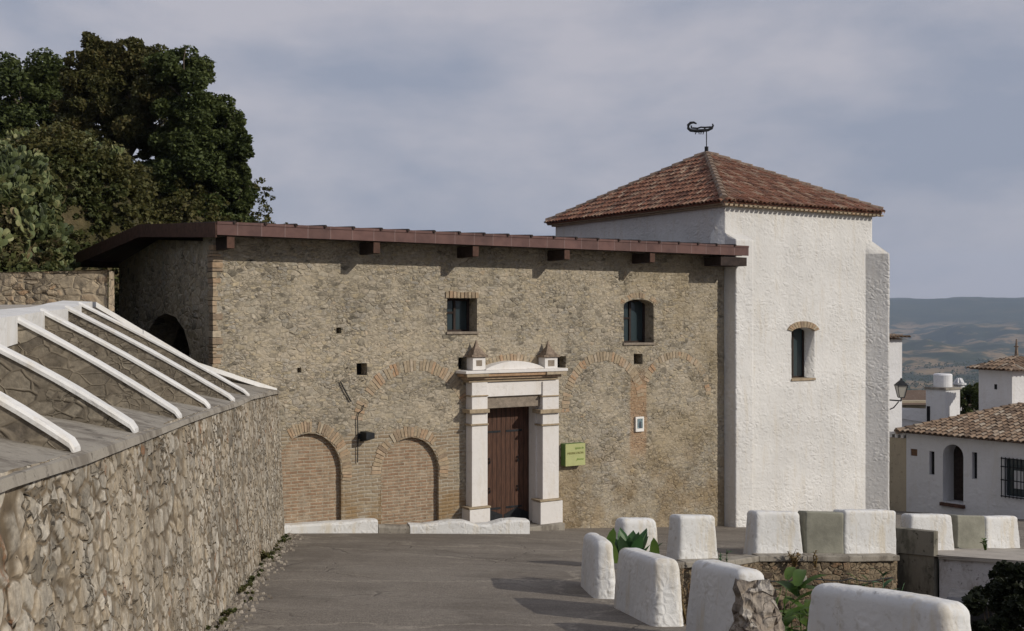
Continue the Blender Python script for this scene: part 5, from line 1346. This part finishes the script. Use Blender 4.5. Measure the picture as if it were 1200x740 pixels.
# chimney house and tank
ca = PX(1085,500,52); cbp = PX(1108,500,51.2); CFm, CL = face_frame((ca.x, ca.y), (cbp.x, cbp.y)); zt_ = PX(0,457,51.5).z
ch = thing('chimney_block', Vector((ca.x, ca.y, -9)), 0, 'white square chimney block with a flat cap behind the tiled roof', 'chimney')
MB(CFm).box(0, CL, 0, 1.2, -9, zt_).build('wall', M['townwhite'], ch); MB(CFm).box(-.06, CL+.06, -.06, 1.26, zt_, zt_+.1).build('cap', M['cement'], ch)
MB(CFm).box(.0+.05, .22, -.012, -.002, PX(0,496,52).z, PX(0,476,52).z).build('vent', M['dark'], ch)
tkc = CFm @ Vector((CL/2, .6, 0)); m = MB(); z0_ = zt_+.10; r_ = .42
m.tube([(tkc.x,tkc.y,z0_+.01),(tkc.x,tkc.y,z0_+.55)], r_, 24); m.tube([(tkc.x,tkc.y,z0_+.552),(tkc.x,tkc.y,z0_+.62)], [r_*1.03,r_*.9], 24)
tag(m.build('water_tank', plain('tank_white', (.7,.7,.71), .5, .06), smooth=False), 'round white water tank on the chimney block', 'tank')
# grey-roofed building, low wall between, red roofs beyond
ba = PX(1040,520,54); bb = PX(1086,520,52.5); BFm, BL = face_frame((ba.x-1, ba.y), (bb.x, bb.y))
z1_ = PX(0,478,53).z
m = MB(BFm); m.box(0, BL, 0, 3, -9.5, z1_-.35); m.add([(0,-.1,z1_-.35),(BL,-.1,z1_-.65),(BL,-.02,z1_),(0,-.02,z1_-.02)], [(0,1,2,3)])
tag(m.build('white_shed', M['townwhite'], recalc=True), 'pale low building between the lamp and the chimney block', 'building')
m = MB(); ra_ = PX(1050,472,70); m.box(ra_.x-1, ra_.x+5.5, 70, 76, -14, PX(0,470,70).z); hs2 = m.build('far_house', M['towntan']); tag(hs2, 'low house with dark red roof seen beyond the pale building', 'house')
m = MB(); zz = PX(0,474,70).z; x0, x1 = ra_.x-1.3, ra_.x+5.8; m.add([(x0,69.6,zz),(x1,69.6,zz),(x1,73,zz+.7),(x0,73,zz+.7),(x0,76.4,zz),(x1,76.4,zz)], [(0,1,2,3),(3,2,5,4)]); m.build('roof', tiles('old_brown_tiles', [(0,(.10,.07,.055)),(1,(.17,.12,.09))]), hs2)
# white pot chimney with vegetation
pc = PX(1124,452,67)
m = MB(); m.tube([(pc.x,pc.y,pc.z-3),(pc.x,pc.y,pc.z+.05)], .30, 12); m.tube([(pc.x,pc.y,pc.z+.05),(pc.x,pc.y,pc.z+.15)], .42, 12)
for k in range(6): m.tube([(pc.x+.25*math.cos(k),pc.y+.25*math.sin(k),pc.z+.15),(pc.x+.1*math.cos(k),pc.y,pc.z+.42)], .08, 5)
tag(m.build('chimney_pot', M['townwhite']), 'small round white chimney with a dark tiled cap beside the green tree', 'chimney')
# tall white house at the tower's right edge + roof cap
la = PX(1030,500,46.5); lb = PX(1057,500,45.5); LFm, LL = face_frame((la.x-1.2, 45.2), (lb.x*46.3/45.5, 46.3)); zt_ = PX(0,398,45.7).z
tall = thing('tall_white_house', Vector((lb.x, lb.y, -9)), 0, 'tall narrow white house wall right beside the tower', 'house')
MB(LFm).box(0, LL, 0, 5, -9.5, zt_).build('wall', M['townwhite'], tall); m = MB(LFm); m.add([(-.2,-.2,zt_),(LL+.15,-.2,zt_),(LL+.15,2.5,zt_+.2),(-.2,2.5,zt_+.2),(-.2,5.2,zt_),(LL+.15,5.2,zt_)], [(0,1,2,3),(3,2,5,4),(1,5,2),(0,3,4),(0,4,5,1)]); lr = m.build('roof', M['tile_tan'], tall, recalc=True)
m = MB(LFm); tile_slope(m, (-.2,-.25,zt_+.02), (LL+.15,-.25,zt_+.02), (Vector((-.2,2.5,zt_+.22)), Vector((LL+.15,2.5,zt_+.22))), .24, .4, .1, 41); m.build('roof_tiles', M['tile_tan'], lr)
# wall lamp on a bracket
lx = PX(1056,462,44.6)
sl_ = thing('street_lantern', Vector((lb.x-.05, lb.y, PX(0,472,44.6).z)), 0, 'black wall lantern on a scrolled bracket beside the tower', 'street lamp')
m = MB(); m.tube([(lb.x-.7, lb.y-.4, PX(0,470,44.6).z), (lx.x, lx.y, PX(0,470,44.6).z)], .03, 6); m.tube([(lb.x-.7, lb.y-.4, PX(0,482,44.6).z), (lx.x-.3, lx.y, PX(0,478,44.6).z), (lx.x-.1, lx.y, PX(0,471,44.6).z)], .025, 6)
m.tube([(lx.x, lx.y, PX(0,470,44.6).z), (lx.x, lx.y, PX(0,466,44.6).z)], .03, 6); m.build('bracket', M['dark_metal'], sl_)
zA, zB = PX(0,465.5,44.6).z, PX(0,452,44.6).z
def sqr(m, z0, z1, r0, r1): m.hexa([(lx.x-r0,lx.y-r0,z0),(lx.x+r0,lx.y-r0,z0),(lx.x+r0,lx.y+r0,z0),(lx.x-r0,lx.y+r0,z0),(lx.x-r1,lx.y-r1,z1),(lx.x+r1,lx.y-r1,z1),(lx.x+r1,lx.y+r1,z1),(lx.x-r1,lx.y+r1,z1)])
m = MB(); sqr(m, zA, zB, .10, .19); m.build('lamp_shade', M['lampglass'], sl_)
m = MB(); sqr(m, zB, zB+.20, .23, .06); sqr(m, zB+.2, zB+.30, .05, .02); sqr(m, zA-.03, zA, .1, .11)
for sx in (-1,1):
    for sy in (-1,1): m.tube([(lx.x+sx*.105, lx.y+sy*.105, zA), (lx.x+sx*.195, lx.y+sy*.195, zB)], .014, 5)
m.build('lamp_top', M['dark_metal'], sl_)
# garden wall with pierced coping, tan lower part
pa = PX(1030,560,46.2); pb = PX(1062,560,45.0); PFm, PL = face_frame((pa.x-2, pa.y+1.2), (pb.x, pb.y)); zt_ = PX(0,513,45.3).z
yw = thing('yard_wall', Vector((pb.x, pb.y, -8)), 0, 'yard wall with pierced white coping joining the village house', 'wall')
MB(PFm).box(0, PL, 0, .3, -9.2, zt_).build('wall', M['towntan'], yw)
m = MB(PFm); m.box(0, PL, -.08, .38, zt_+.14, zt_+.24)
k = .05
while k < PL: m.box(k, k+.12, -.06, .36, zt_, zt_+.14); k += .24
m.build('coping', M['rib'], yw)
tree(1128, 520, 62, [(1128,474,0,24,17),(1110,472,0,16,12),(1142,464,0,14,18),(1120,468,0,14,10)], 16000, .15, M['leaf_dark'], 'dark green tree behind the tiled roof of the village house', .12, 31, sub=14, base=(25.3, 62, -10))
tree(1110, 520, 64, [(1105,468,0,14,12),(1098,460,0,8,8)], 3500, .15, M['leaf_warm'], 'reddish brown shrub tree between the chimney block and the green tree', .1, 32, sub=10, base=(25.3-.6, 64, -10))
# scattered valley farmhouses and tree clumps
rndv = random.Random(4)
for i, (px, py, lab) in enumerate(((1093,432,'white farmhouse in the valley left of the others'),(1106,436,'small white farmhouse in the valley above the tank'),(1076,440,'tiny pale farm building in the valley beside the tall house'))):
    Y = 2100; x = (px-600)/F*Y; z = terr(x, Y); s = 9+3*i
    m = MB(Matrix.Translation((x, Y, z)) @ Matrix.Rotation(R(20*i), 4, 'Z')); m.box(-s, s, -5, 5, -3, 4); o = m.build('farmhouse', M['townwhite']); tag(o, lab, 'farmhouse', 'farmhouses in the valley')
    m = MB(Matrix.Translation((x, Y, z)) @ Matrix.Rotation(R(20*i), 4, 'Z')); m.add([(-s-.5,-5.5,4),(s+.5,-5.5,4),(s+.5,0,7),(-s-.5,0,7),(-s-.5,5.5,4),(s+.5,5.5,4)], [(0,1,2,3),(3,2,5,4)]); m.build('roof', M['tile_tan'], o)

# tree clumps and hedgerows dotted over the valley
rv = np.random.default_rng(40); P = []
for k in range(5200):
    d = math.exp(rv.uniform(math.log(700), math.log(4200))); th = R(rv.uniform(16.5, 27)); x, y = d*math.sin(th), d*math.cos(th)
    if noise.noise(Vector((x/170, y/260, 8))) < -.02: continue
    r_ = rv.uniform(3.5, 7)*(1+d/3000); P.append(clump_pts((x, y, terr(x, y)+r_*.5), (r_, r_, r_*.8), 36, rv, sub=3, hollow=.2))
tag(leaf_mesh('valley_trees', np.vstack(P), 2.6, M['leaf_dark'], seed=41), 'dark tree clumps dotted over the distant valley fields', 'distant trees', kind='stuff')
# ------------------------------------------------------------------ haze
m = MB(); m.box(-11800, 11800, -11800, 11800, -330, 640)
hz_ = m.build('haze', None); hz_.data.materials.clear()
mt = bpy.data.materials.new('haze'); mt.use_nodes = True; mt.node_tree.nodes.clear()
o_ = mt.node_tree.nodes.new('ShaderNodeOutputMaterial'); pv = mt.node_tree.nodes.new('ShaderNodeVolumePrincipled')
pv.inputs['Color'].default_value = (.62,.76,1.0,1); pv.inputs['Density'].default_value = .00007; pv.inputs['Anisotropy'].default_value = .0
mt.node_tree.links.new(pv.outputs[0], o_.inputs['Volume']); hz_.data.materials.append(mt); tag(hz_, kind='stuff')
